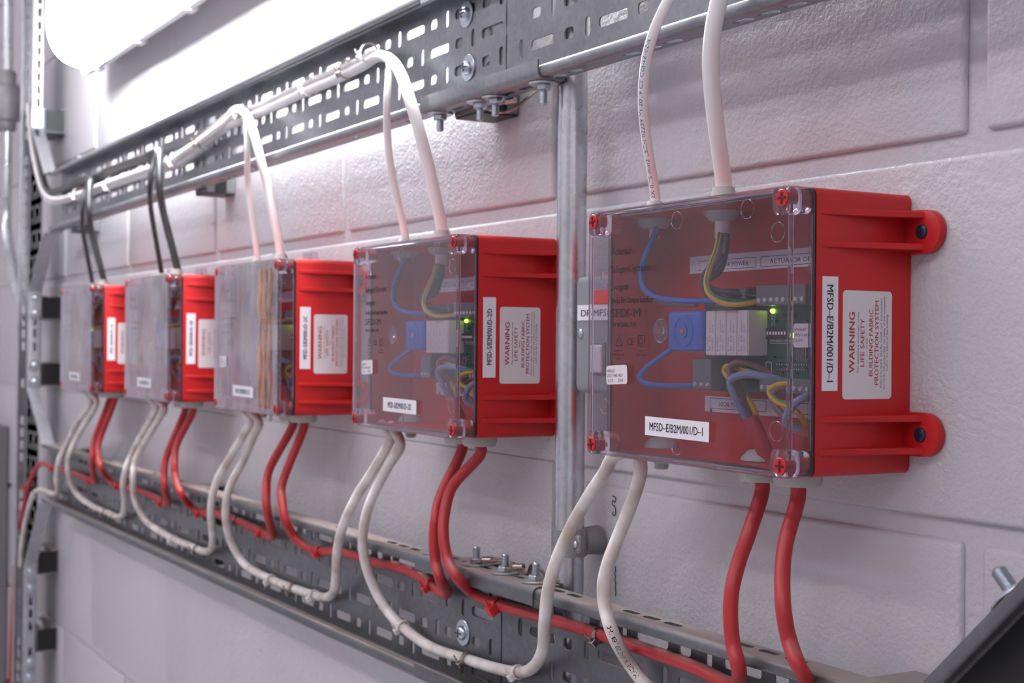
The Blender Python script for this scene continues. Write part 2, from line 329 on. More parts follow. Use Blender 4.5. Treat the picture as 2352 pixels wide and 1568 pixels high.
PATHS={'black_thick': [[(-1736.3, -42.0, 1577.9), (-1737.1, -43.0, 1593.2), (-1732.6, -49.0, 1621.0), (-1727.4, -58.0, 1658.0), (-1710.8, -68.0, 1685.6), (-1711.7, -69.0, 1706.9), (-1725.7, -64.0, 1726.4),
                  (-1746.2, -57.0, 1736.8), (-1784.1, -51.0, 1742.1), (-1833.9, -48.0, 1739.5), (-1925.1, -46.0, 1741.3), (-2064.4, -46.0, 1741.6), (-2222.4, -46.0, 1742.5), (-2355.3, -46.0, 1743.0),
                  (-2429.0, -46.0, 1748.1), (-2465.4, -47.0, 1773.4), (-2501.2, -47.0, 1814.2), (-2538.3, -47.0, 1863.8)],
                 [(-2092.1, -42.0, 1577.8), (-2093.6, -43.0, 1591.9), (-2093.4, -49.0, 1622.4), (-2086.1, -58.0, 1656.6), (-2061.4, -68.0, 1682.7), (-2064.7, -68.0, 1705.0), (-2076.8, -64.0, 1725.2),
                  (-2098.2, -57.0, 1735.9), (-2142.6, -52.0, 1741.8), (-2201.1, -51.0, 1741.5), (-2287.4, -51.0, 1741.4), (-2386.3, -51.0, 1744.0), (-2436.0, -51.0, 1763.0), (-2467.9, -51.0, 1802.9),
                  (-2504.7, -51.0, 1859.2)]],
 'black_thin': [[(-1806.2, -42.0, 1580.4), (-1807.2, -43.0, 1596.2), (-1797.1, -49.0, 1624.6), (-1780.6, -58.0, 1662.0), (-1754.2, -68.0, 1689.5), (-1751.0, -68.0, 1708.2), (-1753.9, -64.0, 1722.4),
                 (-1756.0, -58.0, 1735.7), (-1783.4, -54.0, 1742.9), (-1822.8, -54.0, 1740.6), (-1903.1, -52.0, 1742.7), (-2044.8, -51.0, 1743.6)],
                [(-2161.9, -42.0, 1576.7), (-2161.1, -43.0, 1593.1), (-2153.5, -49.0, 1625.3), (-2138.6, -58.0, 1659.9), (-2102.8, -68.0, 1682.7), (-2098.2, -68.0, 1701.4), (-2102.5, -64.0, 1719.9),
                 (-2104.4, -58.0, 1735.1), (-2143.5, -55.0, 1743.6), (-2212.1, -55.0, 1744.3), (-2274.2, -54.0, 1744.1)]],
 'red_loops': [[(-586.5, -42.0, 1425.1), (-587.2, -42.0, 1421.5), (-584.9, -47.0, 1407.7), (-582.4, -54.0, 1395.5), (-578.2, -60.0, 1382.4), (-571.5, -66.0, 1370.0), (-567.8, -68.0, 1359.3),
                (-565.8, -66.0, 1345.7), (-555.0, -68.0, 1333.3), (-564.6, -48.0, 1317.6), (-551.9, -46.0, 1312.1)],
               [(-617.3, -42.0, 1424.8), (-617.6, -42.0, 1419.9), (-615.0, -46.0, 1409.3), (-613.5, -54.0, 1395.3), (-614.7, -60.0, 1379.7), (-613.2, -66.0, 1364.7), (-611.7, -68.0, 1349.4),
                (-609.3, -68.0, 1335.5), (-604.3, -68.0, 1323.3), (-627.1, -50.0, 1307.6), (-643.3, -46.0, 1305.2), (-671.2, -45.0, 1307.5), (-715.2, -45.0, 1308.4), (-763.3, -45.0, 1309.1),
                (-816.2, -45.0, 1308.6), (-862.4, -45.0, 1308.0), (-907.5, -46.0, 1306.9), (-937.1, -50.0, 1310.6), (-930.3, -68.0, 1324.6), (-946.6, -68.0, 1336.4), (-954.0, -68.0, 1351.9),
                (-960.5, -64.0, 1369.2), (-962.4, -56.0, 1390.4), (-956.4, -48.0, 1408.4), (-952.5, -43.0, 1420.9), (-951.6, -42.0, 1426.0)],
               [(-982.2, -42.0, 1425.8), (-982.4, -43.0, 1418.9), (-977.6, -50.0, 1402.4), (-977.4, -58.0, 1382.4), (-971.1, -66.0, 1364.8), (-969.9, -68.0, 1348.3), (-966.6, -68.0, 1331.9),
                (-958.4, -68.0, 1319.1), (-982.5, -50.0, 1305.3), (-997.5, -46.0, 1301.2), (-1020.8, -45.0, 1305.2), (-1051.1, -45.0, 1309.7), (-1086.1, -45.0, 1310.2), (-1131.0, -45.0, 1307.7),
                (-1179.0, -45.0, 1308.3), (-1216.8, -45.0, 1305.7), (-1246.7, -46.0, 1301.8), (-1272.8, -50.0, 1303.3), (-1285.4, -58.0, 1312.3), (-1281.9, -68.0, 1328.4), (-1291.5, -68.0, 1346.3),
                (-1305.2, -62.0, 1363.8), (-1312.6, -53.0, 1388.6), (-1310.3, -45.0, 1412.1), (-1308.8, -42.0, 1422.9)],
               [(-1341.6, -42.0, 1425.6), (-1343.4, -44.0, 1414.6), (-1348.9, -51.0, 1396.0), (-1346.5, -60.0, 1373.2), (-1337.1, -67.0, 1350.4), (-1331.5, -68.0, 1331.5), (-1347.9, -58.0, 1313.0),
                (-1362.7, -50.0, 1302.9), (-1385.8, -46.0, 1299.4), (-1423.4, -45.0, 1301.6), (-1490.6, -45.0, 1304.7), (-1543.4, -45.0, 1305.2), (-1607.4, -46.0, 1300.4), (-1629.8, -52.0, 1306.0),
                (-1614.0, -68.0, 1322.2), (-1639.8, -67.0, 1339.7), (-1647.1, -66.0, 1357.1), (-1663.6, -58.0, 1377.5), (-1669.4, -50.0, 1397.9), (-1675.2, -43.0, 1417.5), (-1675.2, -42.0, 1425.4)],
               [(-1708.4, -42.0, 1424.0), (-1705.1, -44.0, 1413.5), (-1697.8, -52.0, 1392.7), (-1687.2, -63.0, 1362.9), (-1682.2, -68.0, 1339.8), (-1678.1, -68.0, 1320.7), (-1718.7, -52.0, 1302.8),
                (-1749.7, -46.0, 1296.1), (-1791.2, -45.0, 1298.5), (-1851.1, -45.0, 1300.7), (-1914.5, -45.0, 1299.4), (-1977.9, -46.0, 1299.0), (-2001.1, -54.0, 1306.5), (-1984.5, -68.0, 1323.6),
                (-2005.1, -66.0, 1338.4), (-2022.6, -60.0, 1359.2), (-2041.3, -50.0, 1385.8), (-2050.3, -43.0, 1416.6), (-2052.0, -42.0, 1422.8)],
               [(-2069.2, -42.0, 1422.2), (-2065.8, -44.0, 1409.7), (-2060.4, -52.0, 1383.6), (-2044.1, -62.0, 1357.9), (-2031.2, -68.0, 1330.4), (-2058.0, -60.0, 1309.9), (-2081.4, -51.0, 1296.2),
                (-2124.8, -46.0, 1291.6), (-2215.6, -45.0, 1293.6), (-2351.6, -45.0, 1292.1), (-2415.4, -45.0, 1291.4), (-2470.7, -46.0, 1290.7), (-2522.0, -46.0, 1272.5), (-2567.5, -46.0, 1243.5),
                (-2613.6, -46.0, 1193.5), (-2653.0, -46.0, 1131.8), (-2674.5, -46.0, 1087.9), (-2691.3, -46.0, 1021.8), (-2704.0, -46.0, 947.7), (-2712.1, -46.0, 857.9)]],
 'top_thick_white': [[(-652.3, -42.0, 1587.8), (-651.9, -43.0, 1595.4), (-648.7, -48.0, 1610.0), (-640.0, -60.0, 1635.6), (-633.3, -68.0, 1658.6), (-626.2, -72.0, 1676.5), (-621.0, -72.0, 1692.5),
                      (-620.0, -68.0, 1707.4), (-624.1, -58.0, 1726.9), (-622.6, -50.0, 1742.5), (-611.2, -47.0, 1749.8)],
                     [(-1015.6, -42.0, 1583.9), (-1014.6, -43.0, 1592.6), (-1011.4, -48.0, 1614.9), (-1008.5, -56.0, 1642.1), (-1007.7, -66.0, 1672.5), (-1015.7, -70.0, 1695.8),
                      (-1046.2, -64.0, 1722.2), (-1088.5, -54.0, 1741.6), (-1125.2, -48.0, 1750.0), (-1162.8, -46.0, 1748.1), (-1221.9, -46.0, 1745.7), (-1285.9, -46.0, 1745.2),
                      (-1367.8, -46.0, 1743.3), (-1451.7, -46.0, 1741.7), (-1526.6, -47.0, 1740.0), (-1595.3, -47.0, 1732.1), (-1665.9, -47.0, 1721.1), (-1749.6, -47.0, 1717.7),
                      (-1857.1, -47.0, 1719.1), (-2035.4, -47.0, 1720.5), (-2217.3, -47.0, 1721.2), (-2372.1, -47.0, 1725.9), (-2450.7, -47.0, 1742.6), (-2502.1, -48.0, 1784.4),
                      (-2546.8, -48.0, 1842.0), (-2578.8, -48.0, 1914.9)],
                     [(-1378.1, -42.0, 1583.1), (-1377.0, -43.0, 1592.0), (-1369.2, -49.0, 1618.1), (-1365.0, -57.0, 1652.8), (-1359.9, -68.0, 1684.7), (-1375.3, -70.0, 1712.8),
                      (-1419.1, -62.0, 1737.2), (-1465.1, -54.0, 1748.4), (-1503.4, -50.0, 1746.4), (-1531.2, -53.0, 1740.1), (-1581.8, -54.0, 1733.4), (-1647.1, -54.0, 1727.4),
                      (-1720.4, -53.0, 1721.3), (-1839.5, -52.0, 1722.7), (-2016.0, -52.0, 1723.4), (-2196.2, -52.0, 1723.0), (-2349.4, -52.0, 1728.0), (-2440.8, -52.0, 1748.8),
                      (-2497.1, -52.0, 1791.1), (-2541.9, -52.0, 1848.7), (-2566.3, -52.0, 1912.7)]],
 'top_thin_white': [[(-719.4, -42.0, 1588.1), (-719.1, -43.0, 1594.9), (-716.6, -48.0, 1610.7), (-709.9, -58.0, 1632.1), (-701.3, -66.0, 1651.5), (-691.5, -71.0, 1670.5), (-681.9, -72.0, 1686.9),
                     (-673.2, -70.0, 1700.9), (-668.6, -64.0, 1713.6), (-662.5, -56.0, 1726.2), (-651.1, -49.0, 1734.7), (-633.8, -47.0, 1738.4)],
                    [(-1084.8, -42.0, 1584.4), (-1083.8, -43.0, 1593.5), (-1079.8, -48.0, 1613.3), (-1077.3, -56.0, 1645.6), (-1070.7, -63.0, 1673.6), (-1061.4, -68.0, 1697.2),
                     (-1062.7, -66.0, 1717.5), (-1077.3, -58.0, 1732.7), (-1098.9, -52.0, 1745.5), (-1128.9, -48.0, 1754.1), (-1179.2, -43.0, 1755.5), (-1229.1, -43.0, 1754.9),
                     (-1293.5, -43.0, 1753.9), (-1375.8, -43.0, 1751.9), (-1460.2, -43.0, 1750.6), (-1538.5, -43.0, 1747.2), (-1607.8, -43.0, 1740.5), (-1678.9, -43.0, 1731.8),
                     (-1763.2, -43.0, 1726.6), (-1871.6, -43.0, 1727.2), (-2051.3, -43.0, 1728.5), (-2234.6, -43.0, 1729.7), (-2390.5, -43.0, 1733.4), (-2492.7, -44.0, 1761.4),
                     (-2543.3, -44.0, 1803.9), (-2589.0, -44.0, 1862.7), (-2621.1, -44.0, 1921.2)],
                    [(-1442.6, -42.0, 1586.1), (-1442.8, -43.0, 1595.4), (-1436.3, -49.0, 1622.6), (-1427.2, -56.0, 1658.4), (-1398.4, -68.0, 1688.9), (-1399.0, -68.0, 1712.8),
                     (-1413.3, -64.0, 1729.5), (-1444.1, -58.0, 1747.0), (-1477.8, -54.0, 1753.0), (-1518.1, -50.0, 1750.3), (-1572.2, -47.0, 1746.8), (-1632.1, -43.0, 1740.4)]],
 'white_loops': [[(-713.1, -56.0, 1426.8), (-714.8, -56.0, 1421.0), (-723.4, -56.0, 1402.6), (-734.6, -57.0, 1382.3), (-737.2, -64.0, 1363.2), (-738.4, -67.0, 1348.1), (-734.3, -68.0, 1333.8),
                  (-724.9, -68.0, 1319.2), (-733.4, -52.0, 1300.9), (-721.4, -47.0, 1288.3), (-702.1, -46.0, 1281.0)],
                 [(-1051.2, -56.0, 1423.7), (-1055.2, -56.0, 1416.2), (-1075.8, -56.0, 1398.4), (-1097.0, -58.0, 1376.4), (-1100.9, -65.0, 1356.0), (-1102.7, -68.0, 1333.7), (-1109.2, -62.0, 1310.1),
                  (-1106.6, -54.0, 1287.4), (-1092.4, -49.0, 1271.8), (-1066.2, -46.0, 1261.3), (-1018.3, -45.0, 1254.2), (-959.3, -45.0, 1256.3), (-905.2, -45.0, 1259.2), (-872.1, -46.0, 1264.2),
                  (-848.2, -50.0, 1274.4), (-824.9, -58.0, 1291.0), (-810.0, -66.0, 1312.2), (-802.7, -68.0, 1335.5), (-796.3, -66.0, 1355.2), (-787.3, -60.0, 1379.1), (-769.7, -58.0, 1400.9),
                  (-751.7, -58.0, 1418.0), (-743.0, -58.0, 1427.9), (-741.1, -58.0, 1431.3)],
                 [(-1383.5, -56.0, 1426.1), (-1389.7, -56.0, 1417.7), (-1407.5, -56.0, 1400.0), (-1437.5, -56.0, 1372.7), (-1452.5, -64.0, 1347.7), (-1455.7, -68.0, 1325.2), (-1461.0, -65.0, 1301.2),
                  (-1465.4, -56.0, 1279.0), (-1448.9, -48.0, 1261.0), (-1395.0, -45.0, 1255.7), (-1333.5, -45.0, 1255.5), (-1271.9, -45.0, 1257.3), (-1234.2, -46.0, 1260.5), (-1205.4, -50.0, 1270.6),
                  (-1182.1, -58.0, 1289.8), (-1161.9, -66.0, 1310.8), (-1150.9, -68.0, 1329.7), (-1140.7, -66.0, 1348.0), (-1131.3, -60.0, 1367.7), (-1108.8, -58.0, 1387.3), (-1082.9, -58.0, 1407.9),
                  (-1070.4, -58.0, 1422.6), (-1068.7, -58.0, 1426.3)],
                 [(-1714.4, -56.0, 1426.6), (-1723.3, -56.0, 1418.2), (-1752.6, -56.0, 1399.5), (-1808.9, -58.0, 1365.8), (-1823.2, -64.0, 1343.6), (-1818.2, -68.0, 1321.7), (-1828.8, -62.0, 1292.2),
                  (-1809.1, -52.0, 1266.8), (-1719.1, -46.0, 1256.1), (-1645.5, -45.0, 1255.8), (-1596.5, -46.0, 1256.0), (-1557.8, -50.0, 1264.3), (-1531.0, -57.0, 1280.4), (-1513.5, -65.0, 1304.7),
                  (-1502.1, -68.0, 1327.6), (-1495.5, -64.0, 1349.5), (-1473.4, -58.0, 1373.8), (-1432.5, -58.0, 1400.8), (-1411.6, -58.0, 1418.0), (-1406.5, -58.0, 1425.0)],
                 [(-2053.2, -56.0, 1422.9), (-2057.8, -56.0, 1413.3), (-2113.0, -56.0, 1381.0), (-2165.2, -58.0, 1353.4), (-2171.0, -68.0, 1327.1), (-2183.0, -67.0, 1306.4), (-2195.8, -60.0, 1285.3),
                  (-2187.7, -50.0, 1263.7), (-2110.5, -46.0, 1254.9), (-2027.3, -45.0, 1254.2), (-1976.4, -46.0, 1254.8), (-1932.1, -50.0, 1263.5), (-1896.3, -58.0, 1285.3), (-1873.6, -66.0, 1308.1),
                  (-1856.1, -68.0, 1328.7), (-1848.5, -60.0, 1355.3), (-1780.3, -58.0, 1398.1), (-1753.9, -58.0, 1418.6), (-1746.5, -58.0, 1425.4)],
                 [(-2075.8, -56.0, 1422.1), (-2085.6, -56.0, 1412.2), (-2166.4, -56.0, 1378.2), (-2220.8, -60.0, 1341.4), (-2236.7, -68.0, 1315.0), (-2258.0, -67.0, 1287.5), (-2282.7, -60.0, 1263.9),
                  (-2336.9, -52.0, 1252.1), (-2404.4, -47.0, 1248.3), (-2468.9, -46.0, 1246.6), (-2527.5, -46.0, 1233.6), (-2565.9, -46.0, 1205.5), (-2597.7, -46.0, 1172.0), (-2622.4, -46.0, 1134.1),
                  (-2635.9, -46.0, 1093.3)]]}
INNER={'black': [[(-101.0, -46.0, 132.4), (-99.2, -48.0, 124.1), (-96.4, -54.0, 113.7), (-99.9, -60.0, 107.4), (-100.6, -62.0, 102.3), (-92.6, -60.0, 98.9), (-79.2, -52.0, 98.2), (-65.2, -40.0, 97.4)],
           [(-101.1, -44.0, 132.5), (-99.3, -46.0, 122.9), (-99.4, -50.0, 111.4), (-101.8, -56.0, 106.3), (-103.9, -60.0, 104.2), (-95.9, -60.0, 100.5), (-80.5, -54.0, 96.7), (-63.3, -40.0, 94.7)],
           [(-100.9, -48.0, 132.3), (-95.7, -54.0, 118.7), (-99.2, -60.0, 110.6), (-98.4, -64.0, 104.7), (-92.3, -64.0, 97.8), (-79.4, -58.0, 93.1), (-64.7, -42.0, 92.7)],
           [(-96.9, -48.0, 132.1), (-93.4, -52.0, 119.9)]],
 'blue': [[(-167.8, -46.0, 141.5), (-168.6, -48.0, 134.7), (-171.2, -52.0, 123.8), (-172.9, -54.0, 113.0), (-167.2, -56.0, 103.2), (-152.6, -56.0, 96.7), (-131.7, -52.0, 94.2), (-110.2, -46.0, 94.1),
           (-100.1, -38.0, 95.6)],
          [(-128.8, -38.0, 44.1), (-137.2, -44.0, 43.1), (-148.4, -52.0, 42.9), (-159.0, -58.0, 43.7), (-164.5, -60.0, 47.3), (-161.4, -58.0, 53.5), (-157.5, -52.0, 58.9), (-152.8, -44.0, 65.7)]],
 'brown': [[(-170.5, -43.0, 140.5), (-173.1, -48.0, 125.4), (-177.6, -50.0, 111.9), (-172.7, -50.0, 100.3), (-159.0, -48.0, 93.8), (-131.9, -42.0, 92.1)],
           [(-74.7, -48.0, 27.3), (-76.5, -52.0, 40.3), (-81.4, -56.0, 49.3), (-83.0, -56.0, 55.0), (-78.1, -54.0, 58.3), (-69.7, -50.0, 56.9), (-62.3, -42.0, 51.2)],
           [(-24.9, -52.0, 22.4), (-37.0, -56.0, 30.0), (-43.6, -58.0, 38.0), (-43.5, -56.0, 43.9), (-36.5, -52.0, 45.7), (-29.2, -44.0, 45.9)]],
 'grey': [[(-73.0, -52.0, 27.0), (-74.9, -58.0, 38.0), (-77.6, -60.0, 46.5), (-72.6, -60.0, 50.5), (-64.3, -56.0, 51.7), (-54.9, -50.0, 50.0), (-49.6, -42.0, 47.7)],
          [(-23.8, -56.0, 22.1), (-28.4, -62.0, 27.5), (-22.7, -62.0, 36.6), (-17.8, -58.0, 40.8), (-16.6, -50.0, 42.4)]],
 'red_sheath': [[(-63.0, -44.0, -3.1), (-63.8, -46.0, 7.8), (-65.9, -49.0, 17.5), (-70.4, -51.0, 27.1)], [(-32.1, -44.0, -0.6), (-27.0, -50.0, 10.6), (-21.1, -56.0, 22.7)]],
 'yellow': [[(-100.8, -50.0, 132.2), (-98.5, -54.0, 122.6), (-96.8, -60.0, 112.2), (-94.8, -64.0, 103.3), (-87.4, -66.0, 95.6), (-78.3, -62.0, 91.3), (-68.6, -56.0, 91.5), (-66.5, -42.0, 94.7)],
            [(-71.1, -46.0, 28.2), (-76.3, -50.0, 40.3), (-89.4, -52.0, 49.9), (-92.6, -52.0, 53.5), (-88.3, -52.0, 56.1), (-73.4, -50.0, 53.4), (-59.5, -46.0, 48.9), (-61.4, -38.0, 45.8)],
            [(-25.9, -48.0, 23.4), (-28.9, -54.0, 32.7), (-41.2, -58.0, 38.1), (-46.2, -58.0, 43.1), (-41.4, -56.0, 47.0), (-31.3, -52.0, 48.2), (-24.3, -46.0, 47.9)]]}

# ------------------------------------------------------------------ the room
def zz(z): return z+Z0
XL,XR,YF,CEIL = -3704,1400,-2600,3005
wall=G().box(XL,296,4,104,0,CEIL).build('wall_back',M['wall']); tag(wall,'pale lilac painted blockwork wall behind the red boxes',kind='structure')
ORIG[wall.name]=Vector((0,0,0))
def block_mesh(w):
    g=G().box(-w/2,w/2,0,6,-94.5,94.5); o=g.build('block',M['wall'],None,smooth=True,bevel=4.0,seg=4,angle=30); me=o.data; bpy.data.objects.remove(o); return me
BM=block_mesh(386.5); BH=block_mesh(186.5); BX=block_mesh(1186.5)
for k in range(-8,7):
    zc=105+200*k+100
    odd = (k%2)!=0      # the course that holds the boxes is shifted half a block
    xs=[(-3504+400*i,BM) for i in range(10)] if not odd else [(-3604,BH)]+[(-3304+400*i,BM) for i in range(9)]+[(196,BH)]
    if k==-1: xs=[a for a in xs if a[0] not in (-904,-504,-1304)]; xs=[a for a in xs if not -1300<a[0]<-400]; xs.append((-904,BX))
    for x,me in xs:
        b=bpy.data.objects.new('block',me); COL.objects.link(b); b.parent=wall
        b.location=Vector((x,random.uniform(-.25,.25),zz(zc)))*S; b.rotation_euler=(random.uniform(-.0012,.0012),0,random.uniform(-.0006,.0006))
# joints that the paint has nearly filled, low on the left
for a in ((-3700,-908,-290,-89),(-3700,-908,-495,-300),(-2290,-1000,310,495)): G().box(a[0],a[1],.3,4.5,zz(a[2]),zz(a[3])).build('filled_joint',M['wall'],wall)
tag(G().box(XL,XR,YF,104,-60,0).build('floor',M['floor']),kind='structure')
tag(G().box(XL,XR,YF,104,CEIL,CEIL+60).build('ceiling',M['plain_wall']),kind='structure')
tag(G().box(XL-80,XL,YF,104,0,CEIL).build('wall_left',M['plain_wall']),kind='structure')
tag(G().box(XR,XR+80,YF,104,0,CEIL).build('wall_right',M['plain_wall']),kind='structure')
tag(G().box(XL,XR,YF-80,YF,0,CEIL).build('wall_front',M['far_wall']),kind='structure')
tag(G().box(296,XR,4,104,0,CEIL).build('wall_return',M['plain_wall']),kind='structure')
# pencil marks on the wall
for k,(px,pz,pts) in enumerate([(-826,-111,[(0,4),(4,3.5),(3,0),(0,1),(0,-2),(3,-3),(4,-6),(3.5,-9),(0,-9),(1,-7)]),(-822,-166,[(0,10),(.6,7),(-.2,5),(.5,3),(0,0),(.8,-2),(.3,-5),(1,-8),(.6,-11)])]):
    g=G(); g.tube([(px+a,-.6,zz(pz+b)) for a,b in pts],.32,5,3); g.build('pencil_mark',M['ink'],wall)

# ------------------------------------------------------------------ luminaires
def luminaire(name,label,ox,oy,oz,L,frame,diff,w=158,dep=66,house=45,group=None):
    """frame(u,v,d): u along, v across, d out of the mounting surface, about (ox,oy,oz)"""
    t=thing(name,label,'light fitting',(ox,oy,oz),group)
    F=lambda u,v,d: Vector((ox,oy,oz))+frame(u,v,d)
    g=G(); rings=[]
    us=[(0,.05),(3,.40),(9,.62),(20,.80),(38,.93),(62,1.0)]; us=us+[(L-a,b) for a,b in reversed(us)]
    for u,s in us:
        rings.append([F(u,-math.copysign(abs(math.cos(a))**.75,math.cos(a))*w/2*(.30+.70*s),house+dep*s*abs(math.sin(a))**.8) for a in [math.pi*i/18 for i in range(19)]])
    g.loft(rings,True,True); g.build('diffuser',M[diff],t,smooth=True)
    g=G(); rr=[]
    for u,s in [(-3,.45),(4,.8),(20,.97),(50,1.0),(L-50,1),(L-20,.97),(L-4,.8),(L+3,.45)]:
        rr.append([F(u,v*s,d) for v,d in [(-w/2+26,0),(-w/2+4,house-8),(-w/2-4,house-7),(-w/2-4,house+3),(-w/2+2,house+3),(-w/2+2,house-1),(w/2-2,house-1),(w/2-2,house+3),(w/2+4,house+3),(w/2+4,house-7),(w/2-4,house-8),(w/2-26,0)]])
    g.loft(rr,True,True); g.build('housing',M['lamp_body'],t,smooth=True,angle=30)
    for i in range(6):
        u=90+i*(L-180)/5
        for sgn in (-1,1):
            c=G(); c.loft([[F(uu,sgn*(w/2+a),b) for a,b in ((3.5,house-12),(7,house-10),(7.5,house+8),(2,house+10),(1,house+6),(4,house+4))] for uu in (u-11,u+11)]); c.build('clip',M['lamp_body'],t)
    return t
luminaire('wall_luminaire','lit white weatherproof batten light mounted on the wall above the upper cable tray',-2212,0,zz(487),1280,
    lambda u,v,d: Vector((u,-d,v)),'lamp')
for i,(x,y) in enumerate([(-3000,-1900),(-1500,-1900),(150,-1500)]):
    luminaire('ceiling_luminaire','lit batten light on the ceiling, outside the picture, %s'%('over the far left end','over the middle of the room','near the camera')[i],x,y,CEIL,1200,
        lambda u,v,d: Vector((u,v,-d)),'lamp_ceiling',w=150,group=None)

# ------------------------------------------------------------------ perforated cable tray
PITCH=88.4
def tray_body(F,u0,u1,Wd,rows,phase,D=20,perf=True,lips=(1,1),fl_slots=True,two=None):
    """F(u,w,d): u along, w across 0..Wd, d towards the room. returns geometry of one length of tray"""
    g=G(); t=1.2
    if rows:
        edges=[3.0]+[(rows[i][0]+rows[i+1][0])/2 for i in range(len(rows)-1)]+[Wd-3.0]
        for r,(wc,off) in enumerate(rows):
            a,b=edges[r],edges[r+1]
            n0=int(math.floor((u0-phase-off)/PITCH))-1; n1=int(math.ceil((u1-phase-off)/PITCH))+1
            for n in range(n0,n1+1):
                c=phase+off+n*PITCH; x0=max(c-23,u0); x1=min(c-23+PITCH,u1)
                if x1-x0<.5: continue
                holes=[]
                for cx,w,h,rad in ((c,34,7.6,3.0),(c+34,12,8.0,2.8),(c+57.5,6,14,3.0)):
                    lo=max(wc-h/2,a+.4); hi=min(wc+h/2,b-.4)
                    if cx-w/2>x0+.5 and cx+w/2<x1-.5 and hi-lo>3: holes.append(slot(cx,(lo+hi)/2,w,hi-lo,min(rad,(hi-lo)/2-.01)))
                g.prism([(x0,a),(x1,a),(x1,b),(x0,b)],holes,F,-t,0.0)
    else:
        g.prism([(u0,3),(u1,3),(u1,Wd-3),(u0,Wd-3)],[],F,-t,0.0)
    for side in (0,1):
        if not lips[side]: continue
        A=(lambda w: w) if side==0 else (lambda w: Wd-w)
        arc=[(3-3*math.sin(a),3-3*math.cos(a)-t) for a in [math.pi/2*i/4 for i in range(5)]]
        arc2=[(3-1.8*math.sin(a),3-1.8*math.cos(a)-t) for a in [math.pi/2*i/4 for i in range(5)]]
        poly=arc+arc2[::-1]
        g.loft([[F(u,A(w),d) for w,d in poly] for u in (u0,u1)])
        d0,d1=3-t,D-3.6
        # flange with slots
        u=u0
        while u<u1-.01:
            n=math.floor((u-phase)/22.1)+1; e=min(phase+n*22.1,u1)
            if e-u<1: e=min(e+22.1,u1)
            c=(phase+(n-1)*22.1+11.05); hs=[]
            if fl_slots and c-8>u+.3 and c+8<e-.3: hs=[slot(c,8.2,16,5.4,2.69)]
            g.prism([(u,d0),(e,d0),(e,d1),(u,d1)],hs,lambda a,b,k: F(a,A(k),b),0,t)
            u=e
        R=3.6
        arc=[(R-R*math.cos(a),d1+R*math.sin(a)) for a in [math.pi/2*i/5 for i in range(6)]]
        arc2=[(R-(R-t)*math.cos(a),d1+(R-t)*math.sin(a)) for a in [math.pi/2*i/5 for i in range(6)]]
        poly=arc+[(5.9+2.2*math.sin(a),D-2.2+2.2*math.cos(a)) for a in [math.pi*i/8 for i in range(9)]]+[(5.1,D-4.4),(5.1,D-t)]+arc2[::-1]
        g.loft([[F(u,A(w),d) for w,d in poly] for u in (u0,u1)])
    return g
def joiner(F,u0,u1,Wd,D,side):
    """splice cover wrapped round a flange and its lip"""
    A=(lambda w: w) if side==0 else (lambda w: Wd-w)
    g=G(); t=1.4; o=1.5; d1=D-3.6; R=3.6+o
    arc=[(3.6-R*math.cos(a),d1+R*math.sin(a)) for a in [math.pi/2*i/6 for i in range(7)]]
    arc2=[(3.6-(R-t)*math.cos(a),d1+(R-t)*math.sin(a)) for a in [math.pi/2*i/6 for i in range(7)]]
    poly=[(-o,15.0)]+arc+[(11.5,d1+R),(11.5,d1+R-t)]+arc2[::-1]+[(-o+t,15.0)]
    g.loft([[F(u,A(w),d) for w,d in poly] for u in (u0,u1)])
    n=int((u1-u0)/24); st=(u1-u0)/n
    for i in range(n):
        a=u0+i*st; b=a+st
        g.prism([(a,-1),(b,-1),(b,15),(a,15)],[slot((a+b)/2,7.6,17,5,2.49)],lambda p,q,k: F(p,A(k),q),-o,-o+t)
    return g
def nut(g,c,ax,af=10,h=4):
    g.lathe(c,ax,[(af/2/math.cos(math.pi/6)-.5,0),(af/2/math.cos(math.pi/6),.5),(af/2/math.cos(math.pi/6),h-.5),(af/2/math.cos(math.pi/6)-.5,h)],6,ph=.35)
def bolt(parent,c,ax,length=14,sw=1,m='zinc',nutaf=10,k=1.0):
    """threaded bolt with nut and washer sticking out of a flange at c along ax"""
    c=Vector(c); ax=Vector(ax).normalized()
    b=G(); prof=[]; h=0
    while h<length-1.2: prof+=[(2.45*k,h),(3.0*k,h+.35),(3.0*k,h+.55),(2.45*k,h+.9)]; h+=.95
    prof+=[(2.4*k,length-.8),(1.9*k,length)]
    b.lathe(c,ax,prof,14); bo=b.build('bolt',M['zinc'],parent,smooth=True,angle=50)
    w=G(); w.lathe(c,ax,[(10.2*k,0),(10.6*k,.3),(10.6*k,1.2),(10.2*k,1.5)],28); w.build('washer',M[m],parent,smooth=True)
    n=G(); nut(n,c+ax*1.5,ax,nutaf,4); n.build('nut',M['zinc'],parent,bevel=.3,seg=1)
def pan_screw(parent,c,ax):
    c=Vector(c); ax=Vector(ax).normalized()
    w=G(); w.lathe(c,ax,[(10.0,0),(10.4,.3),(10.4,1.1),(10.0,1.4)],28); w.build('washer',M['zinc'],parent,smooth=True)
    g=G(); g.lathe(c+ax*1.4,ax,[(5.9,0),(5.8,1.2),(4.9,2.6),(3.2,3.7),(1.2,4.15),(.2,4.2)],22); o=g.build('screw',M['zinc'],parent,smooth=True,angle=60)
    k=G(); k.box(c.x-4.2,c.x+4.2,c.y-5.75,c.y-5.1,c.z-.55,c.z+.55); k.box(c.x-.55,c.x+.55,c.y-5.8,c.y-5.0,c.z-3.2,c.z+3.2); k.build('recess',M['chip'],o)

